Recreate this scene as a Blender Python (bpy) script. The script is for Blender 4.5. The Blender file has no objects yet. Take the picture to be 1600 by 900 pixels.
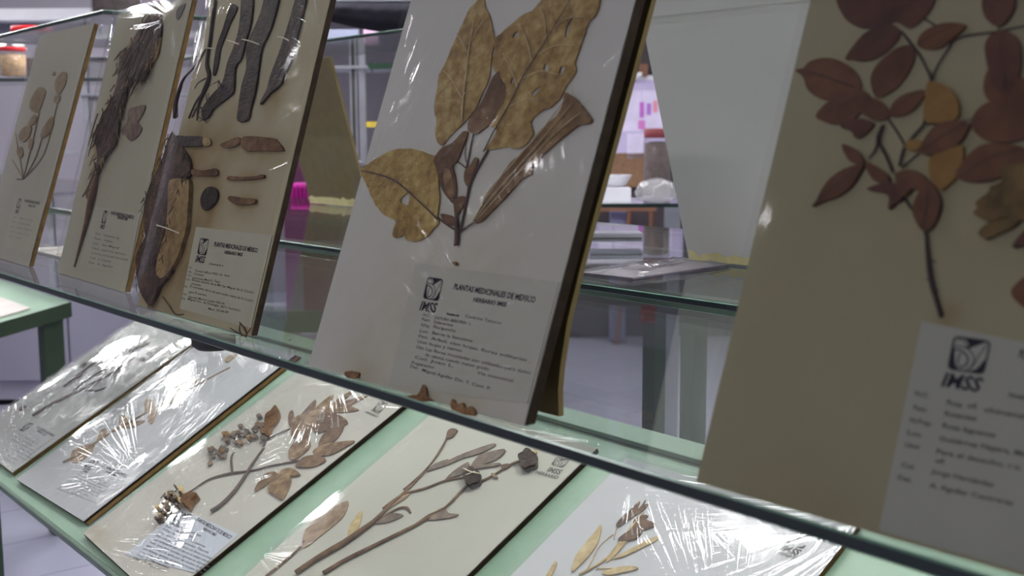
import bpy, bmesh, math, random
from mathutils import Vector, Matrix, noise
from mathutils.geometry import tessellate_polygon

# ------------------------------------------------------------------ camera, world, lights, exposure
SC = bpy.context.scene
COL = SC.collection
ZG = 1.02                                   # height of the glass display shelf above the floor
CAM = Vector((0.0, -0.5088, ZG + 0.2085))
FW = Vector((-0.77288407, 0.62116291, -0.12964124))
RT = Vector((0.62682603, 0.77915028, -0.00373803))
UP = Vector((-0.09868808, 0.08415157, 0.99155392))
FPX = 1822.334
cd = bpy.data.cameras.new('camera'); cam = bpy.data.objects.new('camera', cd); COL.objects.link(cam)
cam.matrix_world = Matrix(((RT.x, UP.x, -FW.x, CAM.x), (RT.y, UP.y, -FW.y, CAM.y), (RT.z, UP.z, -FW.z, CAM.z), (0, 0, 0, 1)))
cd.sensor_width = 36; cd.lens = FPX / 1600 * 36; cd.clip_start = 0.02; cd.clip_end = 60
cd.dof.use_dof = True; cd.dof.focus_distance = 1.35; cd.dof.aperture_fstop = 9.0
SC.camera = cam
vs = SC.view_settings
vs.view_transform = 'Standard'; vs.look = 'None'; vs.gamma = 1; vs.use_curve_mapping = False
vs.exposure = 0.0
W = bpy.data.worlds.new('world'); SC.world = W; W.use_nodes = True
W.node_tree.nodes['Background'].inputs[0].default_value = (0.80, 0.82, 1.0, 1)
W.node_tree.nodes['Background'].inputs[1].default_value = 0.5
LAMP = 78.0                                 # radiance of the ceiling diffusers
CEIL = 2.85
FIX = [(-2.0, .64, .8, .15), (-5.65, .38, 1.0, .15), (-5.4, -.22, .4, .1), (-7.15, .42, .9, .15), (-9.0, .3, 1.2, .15),
       (-4.0, 1.5, 1.2, .2), (-.2, .9, 1.2, .2), (-2.3, 3.3, 1.2, .2), (-5.9, 3.3, 1.2, .2), (1.6, 3.3, 1.2, .2), (-8.8, 3.3, 1.2, .2),
       (-.5, -4.4, 1.2, .36), (-2.6, -.75, .6, .1), (-3.55, -2.2, .5, .05)]  # front fixture is an added soft fill; narrow last one set for film glints

# ------------------------------------------------------------------ materials
def rgb(r, g, b):
    f = lambda c: (c / 255 / 12.92) if c / 255 <= .04045 else ((c / 255 + .055) / 1.055) ** 2.4
    return (f(r), f(g), f(b), 1)
class NT:
    def __init__(s, name):
        s.m = bpy.data.materials.new(name); s.m.use_nodes = True; s.t = s.m.node_tree
        s.t.nodes.clear(); s.out = s.n('ShaderNodeOutputMaterial')
    def n(s, k, **kw):
        x = s.t.nodes.new(k)
        for a, b in kw.items(): setattr(x, a, b)
        return x
    def l(s, a, b): s.t.links.new(a, b)
    def math(s, op, a, b=None, c=None, clamp=False):
        x = s.n('ShaderNodeMath', operation=op); x.use_clamp = clamp
        for i, v in enumerate((a, b, c)):
            if v is None: continue
            if isinstance(v, (int, float)): x.inputs[i].default_value = v
            else: s.l(v, x.inputs[i])
        return x.outputs[0]
    def noise(s, scale, detail=3, vec=None, rough=.5):
        x = s.n('ShaderNodeTexNoise'); x.inputs['Scale'].default_value = scale; x.inputs['Detail'].default_value = detail
        x.inputs['Roughness'].default_value = rough
        if vec is not None: s.l(vec, x.inputs['Vector'])
        return x.outputs[0]
    def obj(s): return s.n('ShaderNodeTexCoord').outputs['Object']
    def ramp(s, fac, stops):
        x = s.n('ShaderNodeValToRGB'); e = x.color_ramp.elements
        while len(e) < len(stops): e.new(.5)
        for q, (p, c) in zip(e, stops): q.position = p; q.color = c
        s.l(fac, x.inputs[0]); return x.outputs[0]
    def bump(s, h, st, dist=.001):
        b = s.n('ShaderNodeBump'); b.inputs['Strength'].default_value = st; b.inputs['Distance'].default_value = dist
        s.l(h, b.inputs['Height']); return b.outputs[0]
    def pbr(s, col, rough=.6, metal=0, normal=None, spec=.5):
        b = s.n('ShaderNodeBsdfPrincipled')
        if isinstance(col, tuple): b.inputs['Base Color'].default_value = col
        else: s.l(col, b.inputs['Base Color'])
        b.inputs['Roughness'].default_value = rough; b.inputs['Metallic'].default_value = metal
        b.inputs['Specular IOR Level'].default_value = spec
        if normal is not None: s.l(normal, b.inputs['Normal'])
        s.l(b.outputs[0], s.out.inputs[0]); return b
def plain(name, c, rough=.6, metal=0, var=.12, scale=8, bump=.0, spec=.4):
    m = NT(name); o = m.obj(); f = m.noise(scale, 4, o)
    k = lambda q: tuple(min(1, x * q) for x in c[:3]) + (1,)
    col = m.ramp(f, [(.3, k(1 - var)), (.7, k(1 + var))])
    m.pbr(col, rough, metal, m.bump(m.noise(scale * 12, 2, o), bump) if bump else None, spec)
    return m.m
def leafmat(name, c1, c2, c3, scale=60, vein=0.5):
    m = NT(name); o = m.obj()
    f = m.noise(scale, 6, o, .65); f2 = m.noise(scale * .25, 3, o)
    mix = m.math('ADD', m.math('MULTIPLY', f, .5), m.math('MULTIPLY', f2, .5))
    col = m.ramp(mix, [(.34, c1), (.5, c2), (.66, c3)])
    m.pbr(col, .55, 0, m.bump(m.math('ADD', f, m.math('MULTIPLY', m.noise(scale * 3, 3, o), .5)), vein, .002), .12)
    return m.m
def emit(name, c, s):
    m = NT(name); e = m.n('ShaderNodeEmission'); e.inputs[0].default_value = c; e.inputs[1].default_value = s
    m.l(e.outputs[0], m.out.inputs[0]); return m.m
def clear(name, tint=(1, 1, 1, 1), rough=.03, ior=1.45, haze=0.0, bumpfn=None, hazecol=(.8, .8, .8, 1), gain=1.0):
    m = NT(name); tr = m.n('ShaderNodeBsdfTransparent'); tr.inputs[0].default_value = tint
    gl = m.n('ShaderNodeBsdfGlossy'); gl.inputs['Roughness'].default_value = rough
    geo = m.n('ShaderNodeNewGeometry'); nrm = geo.outputs['Normal']
    if bumpfn:
        nrm = bumpfn(m); m.l(nrm, gl.inputs['Normal'])
    dt = m.n('ShaderNodeVectorMath', operation='DOT_PRODUCT'); m.l(nrm, dt.inputs[0]); m.l(geo.outputs['Incoming'], dt.inputs[1])
    f0 = ((ior - 1) / (ior + 1)) ** 2
    k1 = m.math('SUBTRACT', 1.0, m.math('ABSOLUTE', dt.outputs['Value']), clamp=True)
    frs = m.math('ADD', m.math('MULTIPLY', m.math('POWER', k1, 5.0), 1 - f0), f0)      # Schlick reflectance of a thin clear sheet
    base = tr.outputs[0]
    if haze:
        d = m.n('ShaderNodeBsdfDiffuse'); d.inputs[0].default_value = hazecol
        mx0 = m.n('ShaderNodeMixShader'); mx0.inputs[0].default_value = haze
        m.l(tr.outputs[0], mx0.inputs[1]); m.l(d.outputs[0], mx0.inputs[2]); base = mx0.outputs[0]
    mx = m.n('ShaderNodeMixShader'); m.l(m.math('MULTIPLY', frs, gain, clamp=True), mx.inputs[0])
    m.l(base, mx.inputs[1]); m.l(gl.outputs[0], mx.inputs[2]); m.l(mx.outputs[0], m.out.inputs[0])
    return m.m
def film(name, corners, freq=16, strength=.5, haze=.05, along=.0, seed=0, rough=.06, gain=1.0, flat=.22):
    """stretched shrink film: wrinkles fan out from the given corners (board coordinates)"""
    def fn(m):
        sp = m.n('ShaderNodeSeparateXYZ'); m.l(m.obj(), sp.inputs[0])
        tot = None
        for k, (cu, cv, reach, wt) in enumerate(corners):
            du = m.math('SUBTRACT', sp.outputs[0], cu); dv = m.math('SUBTRACT', sp.outputs[1], cv)
            ang = m.math('ARCTAN2', dv, du)
            r = m.math('SQRT', m.math('ADD', m.math('MULTIPLY', du, du), m.math('MULTIPLY', dv, dv)))
            cb = m.n('ShaderNodeCombineXYZ'); m.l(m.math('MULTIPLY', ang, freq), cb.inputs[0])
            m.l(m.math('MULTIPLY', r, 5.0), cb.inputs[1]); cb.inputs[2].default_value = seed + k * 3.7
            n = m.noise(1.0, 2.5, cb.outputs[0], .5)
            fall = m.math('MULTIPLY', m.math('SUBTRACT', 1.0, m.math('DIVIDE', r, reach), clamp=True), wt)
            t = m.math('MULTIPLY', m.math('MULTIPLY', m.math('SUBTRACT', n, .53, clamp=True), m.math('MULTIPLY', r, 2.0)), m.math('MULTIPLY', m.math('MULTIPLY', fall, m.math('ADD', m.math('MULTIPLY', m.math('SUBTRACT', m.noise(5 + k, 1, m.obj()), .35, clamp=True), 2.4), .3)), 0.30))
            tot = t if tot is None else m.math('ADD', tot, t)
        big = m.n('ShaderNodeVectorMath', operation='ADD'); m.l(m.obj(), big.inputs[0]); big.inputs[1].default_value = (seed, 0, 0)
        tot = m.math('ADD', tot, m.math('MULTIPLY', m.noise(9, 2, big.outputs[0]), .012 * flat))
        tot = m.math('ADD', tot, m.math('MULTIPLY', m.noise(60, 2, big.outputs[0]), .0012 * flat))
        b = m.n('ShaderNodeBump'); b.inputs['Strength'].default_value = strength; b.inputs['Distance'].default_value = 1.0
        m.l(tot, b.inputs['Height']); return b.outputs[0]
    return clear(name, (.97, .97, .96, 1), rough, 1.5, haze, fn, gain=gain)

M = {}
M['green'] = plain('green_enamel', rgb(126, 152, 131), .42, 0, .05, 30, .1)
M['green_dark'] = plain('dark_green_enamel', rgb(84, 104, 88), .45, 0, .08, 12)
M['green_edge'] = plain('deep_green_enamel', rgb(42, 58, 40), .5, 0, .08, 12)  # deepest green of the stands, one even tone
M['card'] = plain('brown_fibreboard', rgb(108, 95, 62), .9, 0, .08, 30, .2, .1)
M['card_dark'] = plain('board_core', rgb(44, 36, 28), .95, 0, .3, 60, 0, .1)
M['card_edge'] = plain('board_edge_tan', rgb(92, 74, 46), .95, 0, .25, 60, 0, .1)
M['backpaper'] = plain('white_backing_paper', rgb(192, 193, 186), .8, 0, .03, 5, .05, .2)
M['tape'] = plain('yellowed_tape', rgb(208, 198, 140), .5, 0, .12, 40)
M['ink'] = plain('navy_ink', rgb(34, 33, 44), .8, 0, .1, 30, 0, .1)
M['ink_soft'] = plain('typewriter_ink', rgb(62, 60, 64), .9, 0, .2, 300, 0, .1)
M['ink_faint'] = plain('faded_ink', rgb(104, 102, 98), .9, 0, .1, 300, 0, .1)
M['twine'] = plain('cotton_thread', rgb(190, 182, 160), .9, 0, .1, 200)
M['black'] = plain('black_cloth', rgb(34, 33, 40), .9, 0, .2, 14, .2, .1)
M['magenta'] = plain('magenta_cloth', rgb(160, 20, 128), .8, 0, .12, 20, .1)
M['plum'] = plain('plum_cloth', rgb(80, 34, 66), .9, 0, .15, 10)
M['mauve'] = plain('mauve_board', rgb(128, 92, 108), .9, 0, .06, 6)
M['steel'] = plain('brushed_steel', rgb(160, 162, 170), .35, .7, .08, 20)
M['steel_dark'] = plain('dark_steel_slot_shade', rgb(60, 60, 58), .7, .2, .08, 20)  # dark grey of the pads, also the shade painted into slots and groove
M['wood'] = plain('orange_wood', rgb(116, 80, 60), .6, 0, .15, 10)
M['darkpanel'] = plain('dark_panel', rgb(58, 52, 56), .7, 0, .15, 5)
M['white'] = plain('white_plastic', rgb(222, 222, 228), .5, 0, .04, 10)
M['lilac'] = plain('lilac_paper', rgb(190, 180, 212), .8, 0, .04, 6)
M['pink'] = plain('pink_paper', rgb(214, 176, 206), .8, 0, .06, 10)
M['yellow'] = plain('yellow_card', rgb(196, 172, 60), .8, 0, .05, 10)
M['red'] = plain('red_plastic', rgb(206, 40, 48), .35, 0, .05, 10)
M['signgreen'] = plain('sign_green', rgb(14, 48, 28), .6, 0, .05, 10)
M['cork'] = plain('cork_board', rgb(132, 102, 78), .9, 0, .12, 60, .2)
M['seed'] = plain('dried_seeds', rgb(184, 152, 110), .9, 0, .3, 60, .6)
M['darkseed'] = plain('dark_bark_chips', rgb(70, 52, 46), .9, 0, .4, 50, .6)
M['cabinet'] = plain('lavender_grey_laminate', rgb(150, 145, 162), .6, 0, .03, 4)
M['wall'] = plain('lavender_plaster', rgb(140, 136, 146), .9, 0, .03, 2)
M['ceiling'] = plain('ceiling_board', rgb(122, 120, 126), .9, 0, .02, 2)
M['lamp'] = emit('diffuser_glow', (1, .985, 1.0, 1), LAMP)
M['glasspane'] = clear('pale_green_glass', (.965, .988, .978, 1), .02, 1.5, .012, None, (.6, .75, .7, 1))
M['glassedge'] = plain('dark_glass_edge', rgb(14, 34, 32), .3, 0, .15, 30, 0, .6)
M['glasshighlight'] = plain('bevel_highlight', rgb(92, 124, 108), .2, 0, .1, 30, 0, .6)  # lighter green paints the highlight along the top bevel
M['jarglass'] = clear('jar_plastic', (.93, .93, .95, 1), .08, 1.45, .07, None, (.8, .8, .85, 1))
def floor_mat():
    m = NT('lavender_floor_tiles'); o = m.obj()
    br = m.n('ShaderNodeTexBrick'); br.offset = 0; br.inputs['Scale'].default_value = 1
    br.inputs['Brick Width'].default_value = .33; br.inputs['Row Height'].default_value = .33
    br.inputs['Mortar Size'].default_value = .003; br.inputs['Color1'].default_value = rgb(156, 154, 172)
    br.inputs['Color2'].default_value = rgb(148, 146, 166); br.inputs['Mortar'].default_value = rgb(120, 118, 142)
    m.l(o, br.inputs['Vector'])
    m.pbr(br.outputs[0], .22, 0, m.bump(m.noise(5, 3, o), .15, .01), .5); return m.m
M['floor'] = floor_mat()
# leaf and bark colours
M['gold'] = leafmat('golden_dry_leaf', rgb(108, 80, 44), rgb(146, 120, 70), rgb(180, 158, 106), 110, .8)
M['gold2'] = leafmat('ochre_dry_leaf', rgb(112, 86, 44), rgb(148, 122, 64), rgb(176, 154, 94), 110, .8)
M['brownleaf'] = leafmat('brown_dry_leaf', rgb(72, 50, 34), rgb(98, 72, 50), rgb(124, 98, 70), 80)
M['calyx'] = leafmat('striped_dry_flower', rgb(82, 60, 42), rgb(116, 90, 62), rgb(150, 124, 88), 90)
M['russet'] = leafmat('russet_dry_leaf', rgb(66, 42, 28), rgb(88, 56, 38), rgb(104, 70, 48), 45, .25)
M['russet_dark'] = leafmat('dark_russet_dry_leaf', rgb(56, 36, 28), rgb(76, 48, 38), rgb(90, 60, 46), 45, .25)
M['amber'] = leafmat('amber_dry_leaf', rgb(94, 68, 32), rgb(120, 90, 44), rgb(136, 106, 58), 45, .25)
M['oliveleaf'] = leafmat('olive_brown_dry_leaf', rgb(66, 52, 28), rgb(96, 78, 42), rgb(120, 100, 58), 70, .8)
M['twig'] = plain('dry_twig', rgb(76, 58, 52), .8, 0, .25, 120, .4)
M['twig_dark'] = plain('dark_twig', rgb(44, 30, 30), .8, 0, .25, 120, .4)
M['bark'] = leafmat('grey_bark', rgb(34, 28, 25), rgb(52, 43, 38), rgb(78, 64, 54), 90, 1.0)
M['root'] = leafmat('pale_root', rgb(96, 74, 48), rgb(136, 114, 76), rgb(164, 142, 102), 70, 1.0)
M['fibre'] = leafmat('fibrous_root', rgb(38, 28, 22), rgb(64, 48, 38), rgb(96, 76, 58), 120, 1.0)
M['rust'] = leafmat('rusty_stain', rgb(92, 66, 44), rgb(122, 90, 60), rgb(148, 116, 80), 150, .3)
M['tanleaf'] = leafmat('tan_dry_leaf', rgb(112, 90, 70), rgb(142, 120, 98), rgb(166, 144, 118), 80)
M['greyleaf'] = leafmat('grey_brown_dry_leaf', rgb(76, 64, 58), rgb(102, 88, 78), rgb(128, 112, 96), 90)
M['straw'] = leafmat('straw_dry_leaf', rgb(140, 118, 82), rgb(174, 154, 112), rgb(196, 178, 138), 80)
M['paleleaf'] = leafmat('faded_leaf', rgb(96, 80, 60), rgb(112, 96, 74), rgb(128, 112, 88), 60)

def paper_mat(name, base):
    m = NT(name); o = m.obj()
    at = m.n('ShaderNodeAttribute'); at.attribute_name = 'stain'
    f = m.noise(6, 4, o)
    k = lambda q: tuple(min(1, x * q) for x in base[:3]) + (1,)
    c = m.ramp(f, [(.3, k(.95)), (.7, k(1.04))])
    mx = m.n('ShaderNodeMix', data_type='RGBA', blend_type='MULTIPLY'); mx.inputs[0].default_value = 1
    m.l(c, mx.inputs[6]); m.l(at.outputs[0], mx.inputs[7])
    m.pbr(mx.outputs[2], .85, 0, m.bump(m.noise(300, 2, o), .15, .0005), .15); return m.m

# ------------------------------------------------------------------ object helpers
def tag(o, label=None, cat=None, group=None, kind=None):
    if label: o['label'] = label
    if cat: o['category'] = cat
    if group: o['group'] = group
    if kind: o['kind'] = kind
    return o
def empty(name, mat=None, label=None, cat=None, group=None):
    o = bpy.data.objects.new(name, None); COL.objects.link(o); o.empty_display_size = .05
    if mat is not None: o.matrix_world = mat
    return tag(o, label, cat, group)
def mk(name, verts, faces, mat, parent=None, smooth=False, mats=None, fm=None):
    me = bpy.data.meshes.new(name); me.from_pydata([tuple(v) for v in verts], [], faces); me.update()
    for q in (mats or [mat]): me.materials.append(q)
    if fm: me.polygons.foreach_set('material_index', fm)
    if smooth: me.polygons.foreach_set('use_smooth', [True] * len(me.polygons))
    o = bpy.data.objects.new(name, me); COL.objects.link(o)
    if parent: o.parent = parent
    return o
def mkbm(name, bm, mats, parent=None, smooth=False):
    me = bpy.data.meshes.new(name); bm.to_mesh(me); bm.free()
    for q in (mats if isinstance(mats, list) else [mats]): me.materials.append(q)
    if smooth: me.polygons.foreach_set('use_smooth', [True] * len(me.polygons))
    o = bpy.data.objects.new(name, me); COL.objects.link(o)
    if parent: o.parent = parent
    return o
def bbox_bm(bm, lo, hi, bevel=0, mi=0):
    r = bmesh.ops.create_cube(bm, size=1); vs_ = r['verts']
    for v in vs_:
        for k in range(3): v.co[k] = lo[k] if v.co[k] < 0 else hi[k]
    fs = {f for v in vs_ for f in v.link_faces}
    for f in fs: f.material_index = mi
    if bevel:
        es = list({e for v in vs_ for e in v.link_edges})
        bmesh.ops.bevel(bm, geom=es, offset=bevel, segments=2, affect='EDGES', profile=.6)
def box(name, lo, hi, mat, parent=None, bevel=0.0):
    bm = bmesh.new(); bbox_bm(bm, lo, hi, bevel); return mkbm(name, bm, mat, parent)
def tube_geo(pts, rads, nrm=None, ns=7, flat=1.0, V=None, Fc=None):
    """tube along pts; nrm keeps the flattened side towards that direction"""
    V = [] if V is None else V; Fc = [] if Fc is None else Fc
    b0 = len(V); n = len(pts)
    for i, p in enumerate(pts):
        t = (pts[min(i + 1, n - 1)] - pts[max(i - 1, 0)])
        if t.length < 1e-9: t = Vector((0, 0, 1))
        t.normalize()
        up = nrm or (Vector((0, 0, 1)) if abs(t.z) < .9 else Vector((1, 0, 0)))
        s = t.cross(up).normalized(); u = s.cross(t).normalized()
        for k in range(ns):
            a = 2 * math.pi * k / ns
            V.append(p + s * math.cos(a) * rads[i] + u * math.sin(a) * rads[i] * flat)
    for i in range(n - 1):
        for k in range(ns):
            a = b0 + i * ns + k; b = b0 + i * ns + (k + 1) % ns
            Fc.append((a, b, b + ns, a + ns))
    Fc.append(tuple(b0 + k for k in range(ns))[::-1]); Fc.append(tuple(b0 + (n - 1) * ns + k for k in range(ns)))
    return V, Fc
def lathe(name, prof, mat, parent=None, ns=28, loc=(0, 0, 0), smooth=True):
    V = []; Fc = []
    for r, z in prof:
        for k in range(ns):
            a = 2 * math.pi * k / ns; V.append((loc[0] + r * math.cos(a), loc[1] + r * math.sin(a), loc[2] + z))
    for i in range(len(prof) - 1):
        for k in range(ns):
            a = i * ns + k; b = i * ns + (k + 1) % ns; Fc.append((a, b, b + ns, a + ns))
    Fc.append(tuple(range(ns))[::-1]); Fc.append(tuple((len(prof) - 1) * ns + k for k in range(ns)))
    return mk(name, V, Fc, mat, parent, smooth)
# the camera's sight lines, used to read positions and sizes off the photograph
def ray(px, py): return FW + RT * ((px - 800) / FPX) - UP * ((py - 450) / FPX)
def at(px, py, depth): return CAM + ray(px, py) * depth
def hit(px, py, o, n):
    d = ray(px, py); return CAM + d * ((o - CAM).dot(n) / d.dot(n))
def Z(ox, oy, s, pts): return [(ox + x / s, oy + y / s) for x, y in pts]
def smooth_loop(pts, sub=3, closed=True):
    out = []; n = len(pts)
    rng = range(n) if closed else range(n - 1)
    for i in rng:
        g = lambda k: Vector(pts[k % n]) if closed else Vector(pts[max(0, min(n - 1, k))])
        p0, p1, p2, p3 = g(i - 1), g(i), g(i + 1), g(i + 2)
        for j in range(sub):
            t = j / sub
            out.append(.5 * ((2 * p1) + (p2 - p0) * t + (2 * p0 - 5 * p1 + 4 * p2 - p3) * t * t + (3 * p1 - p0 - 3 * p2 + p3) * t ** 3))
    if not closed: out.append(Vector(pts[-1]))
    return out

# ------------------------------------------------------------------ room
def struct(o): o['kind'] = 'structure'; return o
RX0, RX1, RY0, RY1 = -10.5, 4.0, -5.0, 7.5
struct(box('floor', (RX0, RY0, -.1), (RX1, RY1, 0), M['floor']))
struct(box('ceiling', (RX0, RY0, CEIL), (RX1, RY1, CEIL + .1), M['ceiling']))
struct(box('wall_back', (RX0, RY1, 0), (RX1, RY1 + .1, CEIL), M['wall']))
struct(box('wall_left', (RX0 - .1, RY0, 0), (RX0, RY1, CEIL), M['wall']))
struct(box('wall_right', (RX1, RY0, 0), (RX1 + .1, RY1, CEIL), M['wall']))
struct(box('wall_front', (RX0, RY0 - .1, 0), (RX1, RY0, CEIL), M['wall']))
for i, (x, y, a, b) in enumerate(FIX):
    t = empty('ceiling_light', Matrix.Translation((x, y, CEIL)), 'long white fluorescent ceiling fixture with glowing diffuser, out of view', 'ceiling light', 'fluorescent ceiling fixtures')
    bm = bmesh.new(); bbox_bm(bm, (-a / 2 - .03, -b / 2 - .03, -.05), (a / 2 + .03, b / 2 + .03, 0), .006); mkbm('housing', bm, M['white'], t)
    bm = bmesh.new(); bbox_bm(bm, (-a / 2, -b / 2, -.062), (a / 2, b / 2, -.051), .003); mkbm('diffuser', bm, M['lamp'], t)

# ------------------------------------------------------------------ front display stand (sloped green lectern) and glass shelf
PHI = 0.5119
SL_E = Vector((0, math.cos(PHI), math.sin(PHI))); SL_N = Vector((0, -math.sin(PHI), math.cos(PHI)))
SL_O = Vector((0, 0.0235, ZG - 0.3501))
def slab(name, mat, x0, x1, v0, v1, w0, w1, parent, bevel=0):
    bm = bmesh.new(); bbox_bm(bm, (x0, v0, w0), (x1, v1, w1), bevel)
    bm.transform(Matrix(((1, 0, 0, SL_O.x), (0, SL_E.y, SL_N.y, SL_O.y), (0, SL_E.z, SL_N.z, SL_O.z), (0, 0, 0, 1))))
    return mkbm(name, bm, mat, parent)
st = empty('display_stand', Matrix.Translation((0, 0, 0)), 'long pale green sloping metal stand holding the row of boards lying under the glass', 'display stand')
BT = .0075                                     # thickness of the boards
slab('sloping_top', M['green'], -2.297, .55, -.018, .437, -BT - .006, -BT - .0005, st, .001)
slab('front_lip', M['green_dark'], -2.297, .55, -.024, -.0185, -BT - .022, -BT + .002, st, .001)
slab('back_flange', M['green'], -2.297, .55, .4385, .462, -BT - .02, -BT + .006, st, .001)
slab('back_gap_shade', M['card_dark'], -2.297, .55, .4372, .4384, -BT - .02, -BT - .001, st)  # dark strip standing for the shade in the gap
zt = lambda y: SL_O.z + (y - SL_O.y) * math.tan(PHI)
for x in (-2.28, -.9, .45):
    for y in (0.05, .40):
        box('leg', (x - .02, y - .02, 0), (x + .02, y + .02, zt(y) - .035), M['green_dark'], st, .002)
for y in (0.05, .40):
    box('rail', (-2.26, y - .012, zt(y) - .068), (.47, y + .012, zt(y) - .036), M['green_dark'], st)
for x in (-.62, -1.75):                       # screws on the back flange
    c = SL_O + SL_E * .45 + SL_N * (-BT + .006) + Vector((x, 0, 0))
    bm = bmesh.new(); bmesh.ops.create_cone(bm, segments=12, radius1=.005, radius2=.0035, depth=.003, cap_ends=True)
    bm.transform(Matrix.Translation(c) @ Matrix.Rotation(PHI, 4, 'X')); mkbm('screw', bm, M['steel'], st)

def glass_shelf(x0, x1, y0, y1, z, label, th=.009):
    g = empty('glass_shelf', Matrix.Translation((x0, y0, z)), label, 'glass shelf')
    V = [(0, 0, 0), (x1 - x0, 0, 0), (x1 - x0, y1 - y0, 0), (0, y1 - y0, 0)]
    V = V + [(a, b, -th) for a, b, c in V]
    mk('pane', V, [(0, 1, 2, 3), (7, 6, 5, 4)], M['glasspane'], g)
    b = .0012; L = x1 - x0; D = y1 - y0
    V = []
    for (z_, ins) in ((0.0001, b), (-b, 0), (-th + b, 0), (-th, b)):
        V += [(ins, ins, z_), (L - ins, ins, z_), (L - ins, D - ins, z_), (ins, D - ins, z_)]
    Fc = []; fm = []
    for r in range(3):
        for k in range(4):
            a = r * 4 + k; c = r * 4 + (k + 1) % 4; Fc.append((c, a, a + 4, c + 4)); fm.append(1 if r == 0 else 0)
    mk('polished_edge', V, Fc, None, g, mats=[M['glassedge'], M['glasshighlight']], fm=fm)
    return g
gs = glass_shelf(-3.3, .5, 0.0, .527, ZG, 'long clear glass shelf with dark green front edge carrying the row of standing boards')
for px in (334, 1700):
    c_ = hit(px, 540 if px < 500 else 960, Vector((0, .03, 0)), Vector((0, 1, 0)))
    lathe('support_pad', [(.020, -.0095), (.024, -.0105), (.024, -.019), (.018, -.024)], M['steel_dark'], gs, 24, (c_.x + 3.3, .03, 0))

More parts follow.
